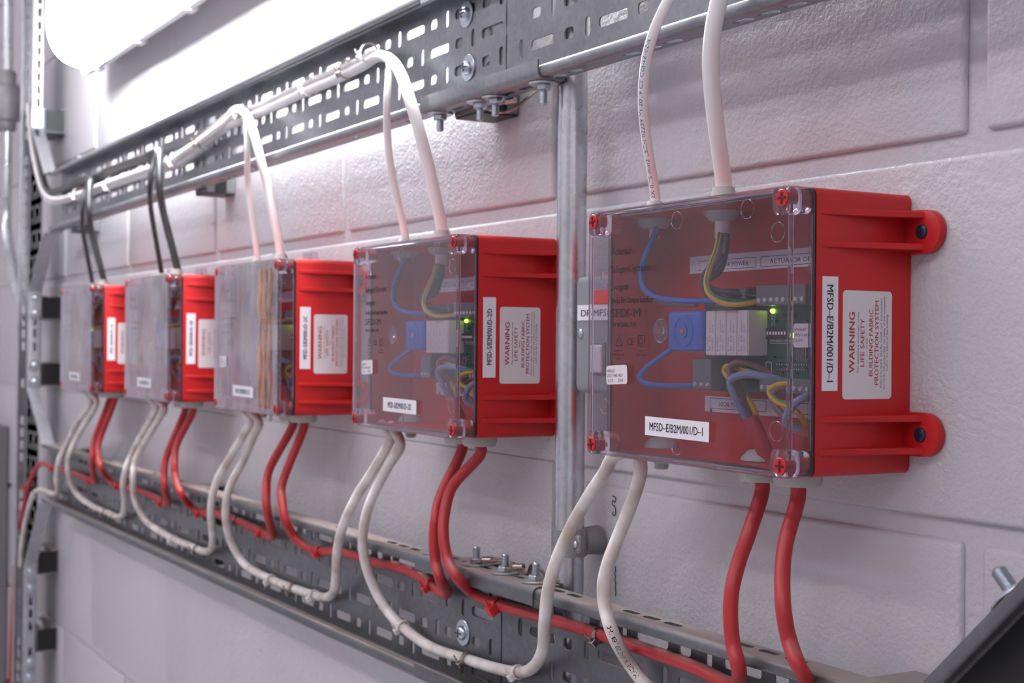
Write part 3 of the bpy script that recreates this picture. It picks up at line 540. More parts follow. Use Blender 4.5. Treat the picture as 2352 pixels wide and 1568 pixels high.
UPT=thing('upper_cable_tray','long galvanised perforated cable tray above the red boxes','cable tray',(-1200,-38,zz(186)))
tilt=lambda x:(x+1000)*.006
FU=lambda u,w,d: Vector((u,-38-d,zz(186)+w+tilt(u)))
rowsU=[(7.5,44.2),(31,0),(53,44.2),(76.5,0)]
phU=-1070.5
tray_body(FU,-2372,-917.5,98,rowsU,phU).build('tray_length',M['galv'],UPT,smooth=True,angle=30)
FU2=lambda u,w,d: Vector((u,-38-d,zz(186)+w))
tray_body(FU2,-915.5,120,98,[(7.5,44.2),(31,0),(54,44.2),(77,0)],-915.5+52).build('tray_length',M['galv'],UPT,smooth=True,angle=30)
joiner(FU2,-1018,-836,98,20,0).build('splice_cover',M['galv'],UPT,smooth=True,angle=30)
joiner(FU2,-1018,-836,98,20,1).build('splice_cover',M['galv'],UPT,smooth=True,angle=30)
# flat splice plate behind the base, with its own slots
def splice_plate(F,u0,u1,w0,w1,par):
    g=G(); n=int((u1-u0)/30); st=(u1-u0)/n
    for i in range(n):
        hs=[slot(u0+(i+.5)*st,w0+(w1-w0)*k,12 if (i+j)%2 else 6,7 if (i+j)%2 else 14) for j,k in enumerate((.2,.5,.8))]
        g.prism([(u0+i*st,w0),(u0+(i+1)*st,w0),(u0+(i+1)*st,w1),(u0+i*st,w1)],hs,F,-2.9,-1.5)
    g.build('splice_plate',M['galv'],par)
splice_plate(FU2,-990,-898,12,88,UPT)
for x in (-1007,-941,-917.5,-849): bolt(UPT,(x,-46.5,zz(184.4)),(0,0,-1),14.5 if x!=-849 else 16)
for x,z in ((-979,259.5),(-975,216.5)): pan_screw(UPT,(x,-38,zz(z)),(0,-1,0))

LOT=thing('lower_cable_tray','long galvanised perforated cable tray below the red boxes, dusty on top','cable tray',(-1200,-38,zz(-268)))
FL=lambda u,w,d: Vector((u,-38-d,zz(-268.5)+w))
rowsL=[(14.6,0),(37.5,44.2),(61,0),(82.5,44.2)]
tray_body(FL,-2410,-917.5,98.5,rowsL,-1211.2).build('tray_length',M['galv_dusty'],LOT,smooth=True,angle=30)
tray_body(FL,-915.5,-497,98.5,rowsL,-915.5+57).build('tray_length',M['galv_dusty'],LOT,smooth=True,angle=30)
joiner(FL,-1020,-837,98.5,20,1).build('splice_cover',M['galv_dusty'],LOT,smooth=True,angle=30)
joiner(FL,-1020,-837,98.5,20,0).build('splice_cover',M['galv_dusty'],LOT,smooth=True,angle=30)
splice_plate(FL,-990,-898,12,88,LOT)
for x in (-1010,-941,-897,-853.5): bolt(LOT,(x,-46.5,zz(-168.3)),(0,0,1),14,m='zinc_dusty')
pan_screw(LOT,(-976,-38,zz(-227)),(0,-1,0))

# tray arm rising at 45 degrees at the near end of the lower tray
ARM=thing('angled_tray_arm','dark grey tray arm rising steeply at the near right end of the lower cable tray','cable tray',(-491,-38,zz(-170)))
c45=math.sqrt(.5)
FA=lambda u,w,d: Vector((-491+c45*u+c45*w,-38-d,zz(-170)+c45*u-c45*w))
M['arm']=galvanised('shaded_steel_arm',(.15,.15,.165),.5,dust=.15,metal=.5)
M['arm_in']=pbsdf('black_arm_shade',(.022,.022,.024),.55)
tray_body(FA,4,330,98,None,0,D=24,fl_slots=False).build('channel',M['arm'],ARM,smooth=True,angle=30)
G().prism([(4,3.5),(330,3.5),(330,94.5),(4,94.5)],[],FA,.2,1.2).build('shade_sheet',M['arm_in'],ARM)  # added black sheet paints the shade inside the arm
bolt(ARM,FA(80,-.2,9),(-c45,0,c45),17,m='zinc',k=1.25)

# strut pieces that hold the trays off the wall
def strut(label,x0,x1,z0,z1,m='galv_dark',group=None,ax='z'):
    t=thing('strut_bracket',label,'bracket',((x0+x1)/2,-20,zz((z0+z1)/2)),group)
    cx,cz=(x0+x1)/2,zz((z0+z1)/2); w,h=(x1-x0),(z1-z0); y0,y1=-0.4,-36.6
    if ax=='z':   # channel runs up, open towards the near side
        out=[(x0,y0),(x1,y0),(x1,y0-11),(x1-2,y0-11),(x1-2,y0-2),(x0+2,y0-2),(x0+2,y1+2),(x1-2,y1+2),(x1-2,y1+11),(x1,y1+11),(x1,y1),(x0,y1)]
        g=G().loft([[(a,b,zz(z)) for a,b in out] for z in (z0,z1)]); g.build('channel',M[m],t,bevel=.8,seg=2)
        G().box(x0+.5,x1-.5,y1+.5,y0-.5,zz(z1),zz(z1)+1.6).build('end_cap_and_shade',M[m],t,bevel=1.2,seg=2)
        G().box(x0+.5,x1-.5,y1+.5,y0-.5,zz(z0)-1.6,zz(z0)).build('end_cap_and_shade',M['black'],t,bevel=1.2,seg=2)  # black sheet paints the shade inside the open lower end
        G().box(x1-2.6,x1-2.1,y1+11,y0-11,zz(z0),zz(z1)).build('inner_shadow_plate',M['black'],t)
    else:         # channel runs along the wall, its cut end facing the camera
        out=[(y0,z0),(y0,z1),(y0-11,z1),(y0-11,z1-2),(y0-2,z1-2),(y0-2,z0+2),(y1+2,z0+2),(y1+2,z1-2),(y1+11,z1-2),(y1+11,z1),(y1,z1),(y1,z0)]
        g=G().loft([[(x,a,zz(b)) for a,b in out] for x in (x0,x1)]); g.build('channel',M[m],t,bevel=.8,seg=2)
        G().box(x1-4,x1-2.5,y1+2,y0-2,zz(z0+2),zz(z1-2)).build('end_shade',M['black'],t)  # black sheet stands in for deep shade inside the cut end
    return t
for n,x in (('beside the galvanised conduit',-981),('between the second nearest and middle box',-1649),('at the far left end',-2290)):
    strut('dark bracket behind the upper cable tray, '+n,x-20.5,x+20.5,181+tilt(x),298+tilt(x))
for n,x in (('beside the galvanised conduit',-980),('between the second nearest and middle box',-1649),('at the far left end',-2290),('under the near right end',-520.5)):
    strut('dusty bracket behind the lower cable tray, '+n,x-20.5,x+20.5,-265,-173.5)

# ------------------------------------------------------------------ vertical tray at the far left
VT=thing('vertical_cable_tray','tall galvanised cable tray running up the far left of the wall','cable tray',(-2564,-38,zz(0)))
lean=lambda z:(z-380)*.030
def FV(u,w,d): return Vector((-2515-98+w+lean(u),-38-d,zz(u)))
for a,b in ((-1400,-398),(-78,78),(368,1400)):
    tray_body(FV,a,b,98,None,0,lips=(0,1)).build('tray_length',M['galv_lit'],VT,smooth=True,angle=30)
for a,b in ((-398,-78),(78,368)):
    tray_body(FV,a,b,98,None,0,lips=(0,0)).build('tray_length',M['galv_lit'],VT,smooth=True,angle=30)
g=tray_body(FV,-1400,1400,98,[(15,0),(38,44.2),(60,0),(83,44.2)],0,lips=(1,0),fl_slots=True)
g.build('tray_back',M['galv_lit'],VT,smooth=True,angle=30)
def arm_strip(poly,name='corner_arm'):
    """flat flange piece following a bent line in the wall plane, 20 mm deep with a folded lip"""
    g=G()
    def off(p,q,d): 
        v=(Vector(q)-Vector(p)).normalized(); return Vector((-v.y,v.x))*d
    A=[];B=[]
    for i,p in enumerate(poly):
        a=poly[max(i-1,0)]; b=poly[min(i+1,len(poly)-1)]
        n=off(a,b,1.4); A.append((p[0]+n.x,p[1]+n.y)); B.append((p[0]-n.x,p[1]-n.y))
    for i in range(len(poly)-1):
        q=[A[i],A[i+1],B[i+1],B[i]]
        g.loft([[(a,y,zz(b)) for a,b in q] for y in (-37,-58)])
    return g.build(name,M['galv_lit'],VT,bevel=.6,seg=1)
arm_strip([(-2514,400),(-2515,366),(-2412,283-8),(-2360,283-8)])
arm_strip([(-2524,40),(-2522,84),(-2412,186-9),(-2360,186-9)])
arm_strip([(-2529,-44),(-2529,-86),(-2412,-171),(-2400,-171)])
arm_strip([(-2540,-420),(-2538,-388),(-2425,-270),(-2400,-269)])
def VB(z): 
    c=(-2513.5+lean(z),-47,zz(z)); g=G(); g.lathe(c,(1,0,0),[(9,0),(9.3,.4),(9.3,1.2),(9,1.6)],20); g.build('washer',M['zinc'],VT,smooth=True)
    g=G(); g.lathe((c[0]+1.6,c[1],c[2]),(1,0,0),[(5.5,0),(5.2,1.6),(3.6,3.2),(.4,3.8)],16); g.build('bolt_head',M['zinc'],VT,smooth=True)
for z in (388,360,72,46,-44,-72,-402,-430,-560,-586): VB(z)
for i,z in enumerate((380,56,-60,-388,-524)):
    strut('strut bracket with %s cut end beside the vertical tray, %s'%('a dark grey' if i==0 else 'a black',('topmost of five','second from the top','third from the top','fourth from the top','lowest of five')[i]),
          -2625+lean(z),-2514+lean(z),z-20.5,z+20.5,m='galv_dark',ax='x')

# ------------------------------------------------------------------ conduits
CX,CY=-844.2,-25
t=thing('galvanised_conduit','thick galvanised steel conduit standing between the two nearest red boxes','conduit',(CX,CY,zz(0)))
G().cyl((CX,CY,zz(-1500)),(CX,CY,zz(1500)),10.6,40).build('pipe',M['pipe'],t,smooth=True)
g=G(); g.lathe((CX,CY,zz(-150)),(0,0,1),[(10.9,0),(12.6,.3),(12.6,19.7),(10.9,20)],36); sd=g.build('saddle',M['cast'],t,smooth=True,angle=50)
g=G(); g.lathe((CX+1,CY+9,zz(-140)),(0,1,0),[(8,0),(9.6,1),(10.4,14.5)],30); g.build('spacer_boss',M['cast'],t,smooth=True,angle=50)
G().box(CX+9,CX+17,CY-3,CY+1,zz(-147),zz(-133)).build('saddle_lug',M['cast'],t,bevel=2,seg=2)
G().box(CX-16,CX-8,CY-3,CY+2,zz(-147),zz(-133)).build('saddle_lug',M['cast'],t,bevel=1.5,seg=2)
g=G(); g.lathe((CX+13.5,CY-3,zz(-140)),(0,-1,0),[(2.8,0),(2.6,1.0),(1.5,1.8),(.3,2)],16); g.build('screw',M['zinc'],t,smooth=True)

t=thing('bent_conduit','thin galvanised conduit at the far left edge with a bend behind the vertical tray','conduit',(-2860,-45,zz(300)))
G().tube([(-2800,-45,zz(1500)),(-2800,-45,zz(900)),(-2800,-45,zz(480)),(-2800,-45,zz(300)),(-2802,-45,zz(235)),(-2785,-45,zz(190)),(-2745,-44,zz(140)),(-2690,-42,zz(80)),(-2640,-34,zz(40))],10.5,16,6).build('pipe',M['pipe'],t,smooth=True)
g=G(); g.lathe((-2800,-45,zz(395)),(0,0,1),[(13,0),(17,4),(17,18),(24,22),(27,40),(27,72),(24,86),(17,90),(17,112),(13,116)],20); g.build('junction_body',M['cast'],t,smooth=True,angle=50)
t=thing('low_conduit','galvanised conduit at the bottom of the far left edge','conduit',(-2720,-30,zz(-600)))
G().cyl((-2720,-30,zz(-1500)),(-2720,-30,zz(-330)),10,16).build('pipe',M['pipe'],t,smooth=True)
G().lathe((-2720,-30,zz(-450)),(0,0,1),[(11,0),(14,3),(14,30),(11,33)],16).build('coupling',M['cast'],t,smooth=True)
t=thing('grey_cabinet','plain grey cabinet low on the far left of the wall','cabinet',(-3200,-60,0))
G().box(-3500,-2985,-120,-1,20,zz(-175)).build('body',M['dark_wall'],t,bevel=4,seg=2)
G().box(-3485,-3000,-128,-121,40,zz(-190)).build('door',M['dark_wall'],t,bevel=2,seg=2)

# ------------------------------------------------------------------ grey switched spur behind the nearest box
t=thing('grey_switch_box','grey metal switched connection unit between the conduit and the nearest red box','switch',(-779,-18,zz(7)))
G().box(-823,-737,-36,-.5,zz(-33),zz(47)).build('body',M['grey_box'],t,smooth=True,bevel=5,seg=4)
g=G().box(-800,-786,-38.5,-35.5,zz(-19),zz(0)); g.build('rocker_switch',M['switch'],t,bevel=1.4,seg=3)
G().box(-801,-783,-36.9,-35.9,zz(-20.5),zz(1.5)).build('switch_frame',M['term'],t,bevel=.4,seg=1)
G().box(-796,-780,-38,-35.9,zz(27.5),zz(36.5)).build('neon_window',M['neon'],t,bevel=.8,seg=2)
l=G().box(-818,-742,-36.6,-36.1,zz(16.5),zz(27)).build('name_strip',M['paper'],t)
g=G(); put_text(g,'DP-MFSD',(-813,-36.8,zz(19.2)),(1,0,0),(0,0,1),4.6,38); g.build('lettering',M['ink'],l)
G().lathe((-814.5,-36,zz(7.5)),(0,-1,0),[(3.6,0),(3.4,.9),(2,1.6),(.2,1.8)],18).build('screw',M['zinc'],t,smooth=True)

# ------------------------------------------------------------------ the red interface boxes
BW,BHh,YB,YL = 186.6,149.6,-67.2,-84.9
OX,OZ=-546.0,zz(-67.6)
BOXES=[(-546.0,0.0),(-903.8,-2.0),(-1261.4,-2.6),(-1614.3,-3.6),(-1972.1,-4.6)]
def Bv(x,y,z,bx=OX,bz=OZ): return Vector((bx+x,y,bz+z))
def rrect(inset,r,y,n=4,bx=OX,bz=OZ,dy=None):
    return [Vector((bx-BW/2+a,y,bz+BHh/2+b)) for a,b in slot(0,0,BW-2*inset,BHh-2*inset,r,n)]
t5=thing('damper_interface_box','','enclosure',(OX,0,OZ))
g=G(); g.loft([rrect(0,4,-.3),rrect(0,4.5,-8),rrect(0,4.5,YB),rrect(2.6,3,YB),rrect(3.2,3,-29)]); base=g.build('base',M['red'],t5,smooth=True,angle=35)
for zt in (139.0,122.2,31.6,14.6):
    g=G().loft([[Bv(-.5,-64,z),Bv(.3,-64,z),Bv(3.2,-44,z),Bv(8.2,-22,z),Bv(14.2,-5.2,z),Bv(14.2,-.4,z),Bv(-.5,-.4,z)] for z in (zt-3.3,zt)])
    g.build('side_rib',M['red'],t5,bevel=.35,seg=2)
for zc in (128.6,21.5):
    pts=[(-.5,-11.6),(13.5,-11.6)]+[(13.5+11.6*math.cos(a),11.6*math.sin(a)) for a in [math.radians(-80+16*i) for i in range(11)]]+[(13.5,11.6),(-.5,11.6)]
    g=G().prism(pts,[],lambda a,b,d,zc=zc: Bv(a,d,zc+b),-5.4,-.3); ear=g.build('mounting_lug',M['red'],t5,smooth=True,bevel=.6,seg=2,angle=40)
    g=G(); g.lathe(Bv(12.6,-5.4,zc),(0,-1,0),[(3.9,0),(3.7,.8),(2.9,1.3),(.3,1.6)],22); sc=g.build('lug_screw',M['blue_screw'],t5,smooth=True); sc['label']='dark blue cross-head screw'
    k=G(); c=Bv(12.6,0,zc); k.box(c.x-1.7,c.x+1.7,-7.15,-6.6,c.z-.35,c.z+.35); k.box(c.x-.35,c.x+.35,-7.15,-6.6,c.z-1.9,c.z+1.9); k.build('recess',M['black'],sc)
# gasket
g=G(); o=[rrect(.6,3.5,YB+.2),rrect(.6,3.5,YB-1.6),rrect(2.5,2.5,YB-1.6),rrect(2.5,2.5,YB+.2)]; o.append(o[0]); g.loft(o,True,False); g.build('gasket',M['black'],t5)
# clear lid
g=G(); g.loft([rrect(0,4,YB-1.3),rrect(0,4,YL+1.6),rrect(.5,4,YL+.5),rrect(1.6,3.5,YL)],True,True)
inner=G(); 
rings=[rrect(0,4,YB-1.4),rrect(0,4,YL+1.6),rrect(.5,3.8,YL+.5),rrect(1.6,3.5,YL)]
g=G(); n=len(rings[0]); g.loft(rings,True,False); g.f.append(tuple(3*n+i for i in range(n)))
m=len(g.v); rin=[rrect(2.0,3,YB-1.4),rrect(2.0,3,YL+2.2)]
for r in rin: g.v+=r
for i in range(n): j=(i+1)%n; g.f.append((m+i,m+j,m+n+j,m+n+i))
g.f.append(tuple(m+n+i for i in range(n)))
for i in range(n): j=(i+1)%n; g.f.append((i,j,m+j,m+i))
lid=g.build('lid',M['clear'],t5,smooth=True,angle=12); lid['label']='clear polycarbonate lid'
g=G()
for a,b in (((-14,BHh-1.9),(-BW+14,BHh-1.9)),((-14,1.9),(-BW+14,1.9))):
    g.cyl(Bv(a[0],YL+2.0,a[1]),Bv(b[0],YL+2.0,b[1]),1.15,10); g.cyl(Bv(a[0],YB-2.4,a[1]),Bv(b[0],YB-2.4,b[1]),.8,8)
for x in (-1.9,-BW+1.9):
    g.cyl(Bv(x,YL+2.0,14),Bv(x,YL+2.0,BHh-14),1.5,10); g.cyl(Bv(x,YB-2.4,14),Bv(x,YB-2.4,BHh-14),.9,8)
g.build('lid_bead',M['edge'],t5,smooth=True)
for (x,z,r) in ((-98.5,138.5,5),(-12.5,126.3,5.2),(-36.9,140.2,5.2),(-96.8,10.4,4.8),(-12.3,23.8,5.2),(-170,108,4.6),(-170,30,4.6)):
    g=G(); ring=[Bv(x+r*math.cos(a),YL+2.4,z+r*math.sin(a)) for a in [math.pi/10*i for i in range(20)]]
    g.tube(ring+[ring[0]],.28,5,1); g.build('moulding_ring',M['edge'],lid,smooth=True)
g=G(); g.lathe(Bv(-113,YL+2.2,76),(0,1,0),[(7,0),(6.5,.5),(2.2,.8),(2.0,1.6),(.3,1.7)],24); g.build('moulding_gate',M['edge'],lid,smooth=True)
for x in (-6.3,-BW+6.3):
    for z in (6.3,BHh-6.3):
        sx=1 if x<-90 else -1; sz=1 if z<60 else -1
        g=G(); cx,cz=x+sx*1.4,z+sz*1.4
        for (y0,y1,w) in ((YL+.3,YL+8.2,14.2),(YL+8.4,YB-1.6,12.2)):
            g.loft([[Bv(cx+a,y,cz+b) for a,b in slot(0,0,w,w,4,4)] for y in (y0,y1)])
        post=g.build('corner_post',M['edge'],t5,smooth=True,bevel=.5,seg=2,angle=40)
        g=G(); g.lathe(Bv(x,YL+.2,z),(0,-1,0),[(4.5,0),(4.5,.55),(4.2,.8),(.3,.8)],24); g.cyl(Bv(x,YL+1.5,z),Bv(x,YL+7,z),3.0,16); g.cyl(Bv(x,YL+10,z),Bv(x,YB-1.5,z),3.6,16)
        sc=g.build('lid_screw',M['red'],t5,smooth=True,angle=22); sc['label']='red cross-head lid screw'
        k=G(); c=Bv(x,0,z); 
        ang=.15 if (x<-90) else .0
        for q in (0,1):
            aa=ang+q*math.pi/2; dx,dz=math.cos(aa),math.sin(aa)
            k.add([Vector((c.x+s1*3.1*dx-s2*.55*dz, y, c.z+s1*3.1*dz+s2*.55*dx)) for y in (YL-.80,YL-.62-.5) for s1,s2 in ((-1,-1),(1,-1),(1,1),(-1,1))],[(0,1,2,3),(4,5,6,7),(0,1,5,4),(1,2,6,5),(2,3,7,6),(3,0,4,7)])
        k.build('recess',M['red_dark'],sc)
# electronics
pcb=G().box(OX-121,OX-5,-44,-42.4,OZ+41.2,OZ+101).build('circuit_board',M['pcb'],t5)
for x,z in ((-116,46),(-9,46),(-9,96),(-116,96)): G().cyl(Bv(x,-28.6,z),Bv(x,-42.4,z),2.6,10).build('standoff',M['red_in'],pcb,smooth=True)
for i in range(4):
    x0=-102.7+i*9.4
    rl=G().box(OX+x0,OX+x0+8.9,-58,-44,OZ+62,OZ+87.6).build('relay',M['relay'],t5,bevel=.7,seg=2)
    g=G(); 
    for q,(zz0,L2) in enumerate(((64.5,8),(64.5,18),(64.5,15))): put_text(g,('E 7025','SIL 6A 250V','24V DC - 2019')[q],Bv(x0+2.4+q*2.3,-58.12,zz0),(0,0,1),(-1,0,0),.95,L2)
    g.build('print',M['term'],rl)
G().box(OX-66.2,OX-65.0,-57.2,-44,OZ+62.6,OZ+87.2).build('relay_side',M['relay'],t5)
bt=G().box(OX-137,OX-104.5,-60,-33,OZ+64,OZ+87.8).build('transformer',M['blue_case'],t5,smooth=True,bevel=2.2,seg=3); 
g=G(); g.lathe(Bv(-121,-60,76),(0,-1,0),[(9.4,0),(9.4,.5),(8.2,.6),(8.2,.15),(4.2,.15),(4,.8),(.3,.9)],28); g.build('coil_boss',M['blue_case'],bt,smooth=True,angle=40)
G().lathe(Bv(-121,-60.8,76),(0,-1,0),[(1.8,0),(1.5,.7),(.2,.9)],14).build('screw',M['copper'],bt,smooth=True)
for nm,a in (('terminal_block',(-100,-74,-53,-44,90,100.5)),('terminal_block',(-62,-22,-55,-44,90,101)),('terminal_block',(-120,-103,-54,-44,42,60)),('terminal_block',(-60,-8,-54,-44,42,50))):
    tb=G().box(OX+a[0],OX+a[1],a[2],a[3],OZ+a[4],OZ+a[5]).build(nm,M['term'],t5,bevel=.5,seg=1)
    n=max(2,int((a[1]-a[0])/5)); 
    g=G()
    for i in range(n): g.lathe(Bv(a[0]+(i+.5)*(a[1]-a[0])/n,a[2]-.1,a[4]+3),(0,-1,0),[(1.5,0),(1.3,.3),(.2,.35)],10)
    g.build('terminal_screw',M['tin'],tb,smooth=True)
dip=G().box(OX-62,OX-44,-47.5,-44,OZ+71.5,OZ+77.5).build('dip_switch',M['chip'],t5)
g=G()
for i in range(7): g.box(OX-61+i*2.4,OX-59.8+i*2.4,-48,-47.5,OZ+74,OZ+75.6)
for i in range(14): g.box(OX-61.5+i*1.25,OX-61.0+i*1.25,-45,-44,OZ+69.9,OZ+71.4)
g.build('pins',M['paper'],dip)
for (x,z) in ((-59.8,87.2),(-42.5,73.6)):
    g=G(); g.lathe(Bv(x,-44,z),(0,-1,0),[(1.3,0),(1.3,1.2),(.8,1.9),(.2,2.1)],12); g.build('indicator_led',M['led'],t5,smooth=True)['label']='lit green indicator light'
g=G()
random.seed(3)
for i in range(46):
    x=random.uniform(-60,-10); z=random.choice((52.5,55,58,61,66,81,84)); w=random.uniform(.8,2.4)
    g.box(OX+x,OX+x+w,-45.0-random.random(),-44,OZ+z,OZ+z+random.uniform(.7,1.5))
tag(g.build('small_components',M['chip'],t5),kind='stuff')
g=G()
for i in range(24): g.box(OX-56+i*2.0,OX-55.3+i*2.0,-44.9,-44,OZ+57.2,OZ+57.9); g.box(OX-56+i*2.0,OX-55.3+i*2.0,-44.9,-44,OZ+54.6,OZ+55.3)
for i in range(5): g.cyl(Bv(-38+i*1.7,-46,60),Bv(-38+i*1.7,-46,66.5),.25,6)
tag(g.build('solder_pins',M['tin'],t5),kind='stuff')
g=G(); put_text(g,'(C) 2017',Bv(-60.5,-44.08,79),(0,0,1),(-1,0,0),1.0,7); put_text(g,'SYSTEMS LTD',Bv(-58.2,-44.08,79),(0,0,1),(-1,0,0),1.0,9)
for a in ((-62.5,-43,69,69.3),(-66,-61,52,52.3),(-66,-61,58.5,58.8),(-66,-65.7,52,58.8),(-61.3,-61,52,58.8)): g.box(OX+a[0],OX+a[1],-44.1,-44,OZ+a[2],OZ+a[3])
g.build('board_legend',M['paper'],pcb)
st=G().prism(slot(-33.5,73.5,14,13,1.5),[],lambda a,b,d: Bv(a,d,b),-46.4,-46.1).build('board_sticker',M['paper2'],t5)
g=G(); put_text(g,'W04267',Bv(-39.5,-46.5,76),(1,0,0),(0,0,1),1.5,9); put_text(g,'SFDI V-445',Bv(-39.5,-46.5,73),(1,0,0),(0,0,1),1.5,11); put_text(g,'SLOT-',Bv(-39.5,-46.5,70),(1,0,0),(0,0,1),1.5,7); g.build('lettering',M['ink'],st)
g=G(); g.lathe(Bv(-109,-44,51.6),(0,-1,0),[(4.4,0),(4.2,1.5),(2.6,2.6),(.3,3)],20); g.build('board_screw',M['tin'],t5,smooth=True)
# paper strips inside
def frame(g,x0,x1,z0,z1,y,w=.3):
    for a in ((x0,x1,z0,z0+w),(x0,x1,z1-w,z1),(x0,x0+w,z0,z1),(x1-w,x1,z0,z1)): g.box(OX+a[0],OX+a[1],y-.05,y,OZ+a[2],OZ+a[3])
s1=G().box(OX-155,OX-6,-29.6,-29.2,OZ+112,OZ+122.5).build('terminal_legend',M['paper'],t5)
g=G(); frame(g,-146,-92,113.4,119.5,-29.65); frame(g,-88,-30,113.4,119.5,-29.65)
put_text(g,'ACTUATOR POWER',Bv(-139,-29.75,115.0),(1,0,0),(0,0,1),2.7,40); put_text(g,'ACTUATOR OPEN',Bv(-80,-29.75,115.0),(1,0,0),(0,0,1),2.7,40); g.build('lettering',M['ink'],s1)
s2=G().box(OX-139,OX-6,-29.6,-29.2,OZ+27.5,OZ+37).build('terminal_legend',M['paper'],t5)
g=G(); frame(g,-134,-82,29.5,36,-29.65); frame(g,-74,-20,29.5,36,-29.65); put_text(g,'LOCAL POWER SUPPLY',Bv(-125,-29.75,31.3),(1,0,0),(0,0,1),2.6,34)
g.add([Bv(-133.5,-29.7,29.4),Bv(-132.2,-29.7,29.4),Bv(-132.2,-29.7,28.3),Bv(-131.3,-29.7,28.3),Bv(-132.9,-29.7,26.9),Bv(-134.5,-29.7,28.3),Bv(-133.5,-29.7,28.3)],[(0,1,2,3,4,5,6)])
g.build('lettering',M['ink'],s2)
# wires
def wires(key,mat_,r,nm,stripe=False):
    for pth in INNER[key]:
        pts=[Bv(*p) for p in pth]; w=G().tube(pts,r,10,6).build(nm,M[mat_],t5,smooth=True)
        if stripe:
            o=[Vector(p)+Vector((r*.35,-r*.35,r*.62)) for p in pts]; G().tube(o,r*.4,6,6).build('green_stripe',M['w_green'],w,smooth=True)
wires('blue','w_blue',1.7,'wire'); wires('brown','w_brown',1.9,'wire'); wires('grey','w_grey',2.2,'wire'); wires('black','w_black',1.75,'wire'); wires('yellow','w_yellow',1.75,'wire',True)
for pth in INNER['red_sheath']: G().tube([Bv(*p) for p in pth],4.6,16,5).build('cable_sheath_end',M['red_cable'],t5,smooth=True)
# cable glands (rubber grommets) above and below
def gland(x,y,up,kind):
    s=1 if up else -1; z=BHh if up else 0; g=G()
    if kind=='thin': prof=[(12.5,0),(12.5,1.8),(11,3.6),(6,5.0),(4.6,8.0),(3.9,8.4)]
    elif kind=='thick': prof=[(12.5,0),(12.5,1.8),(11,3.6),(7.6,5.2),(6.3,10.8),(5.4,11)]
    elif kind=='tip': prof=[(12.5,0),(12.5,2),(10.5,4.2),(5.6,6.2),(4.6,7.0),(4.4,10),(3.4,10.8),(.3,11)]
    else: prof=[(13.5,0),(13.5,5.5),(12.0,8.4),(4.6,8.6)]
    g.lathe(Bv(x,y,z),(0,0,s),prof,28)
    g.lathe(Bv(x,y,z-s*3.2),(0,0,-s),[(12,0),(11.5,1.6),(8,5.4),(6.5,6.0),(.5,6.2)],8)
    g.build('cable_gland',M['grey_rubber'],t5,smooth=True,angle=40)
GL=dict(thin=(-174,-43),thick=(-106,-43),w1=(-183,-59),w2=(-171,-56),tip=(-177,-34),r1=(-70,-43),r2=(-40,-43))
gland(*GL['thin'],True,'thin'); gland(*GL['thick'],True,'thick'); gland(*GL['tip'],False,'tip')
for k in ('r1','r2'): gland(*GL[k],False,'flat')
for k,r,l in (('thin',3.2,15),('thick',4.9,19)): G().cyl(Bv(GL[k][0],GL[k][1],BHh-6),Bv(GL[k][0],GL[k][1],BHh-l),r,18).build('sheath_end',M['white_cable'],t5,smooth=True)

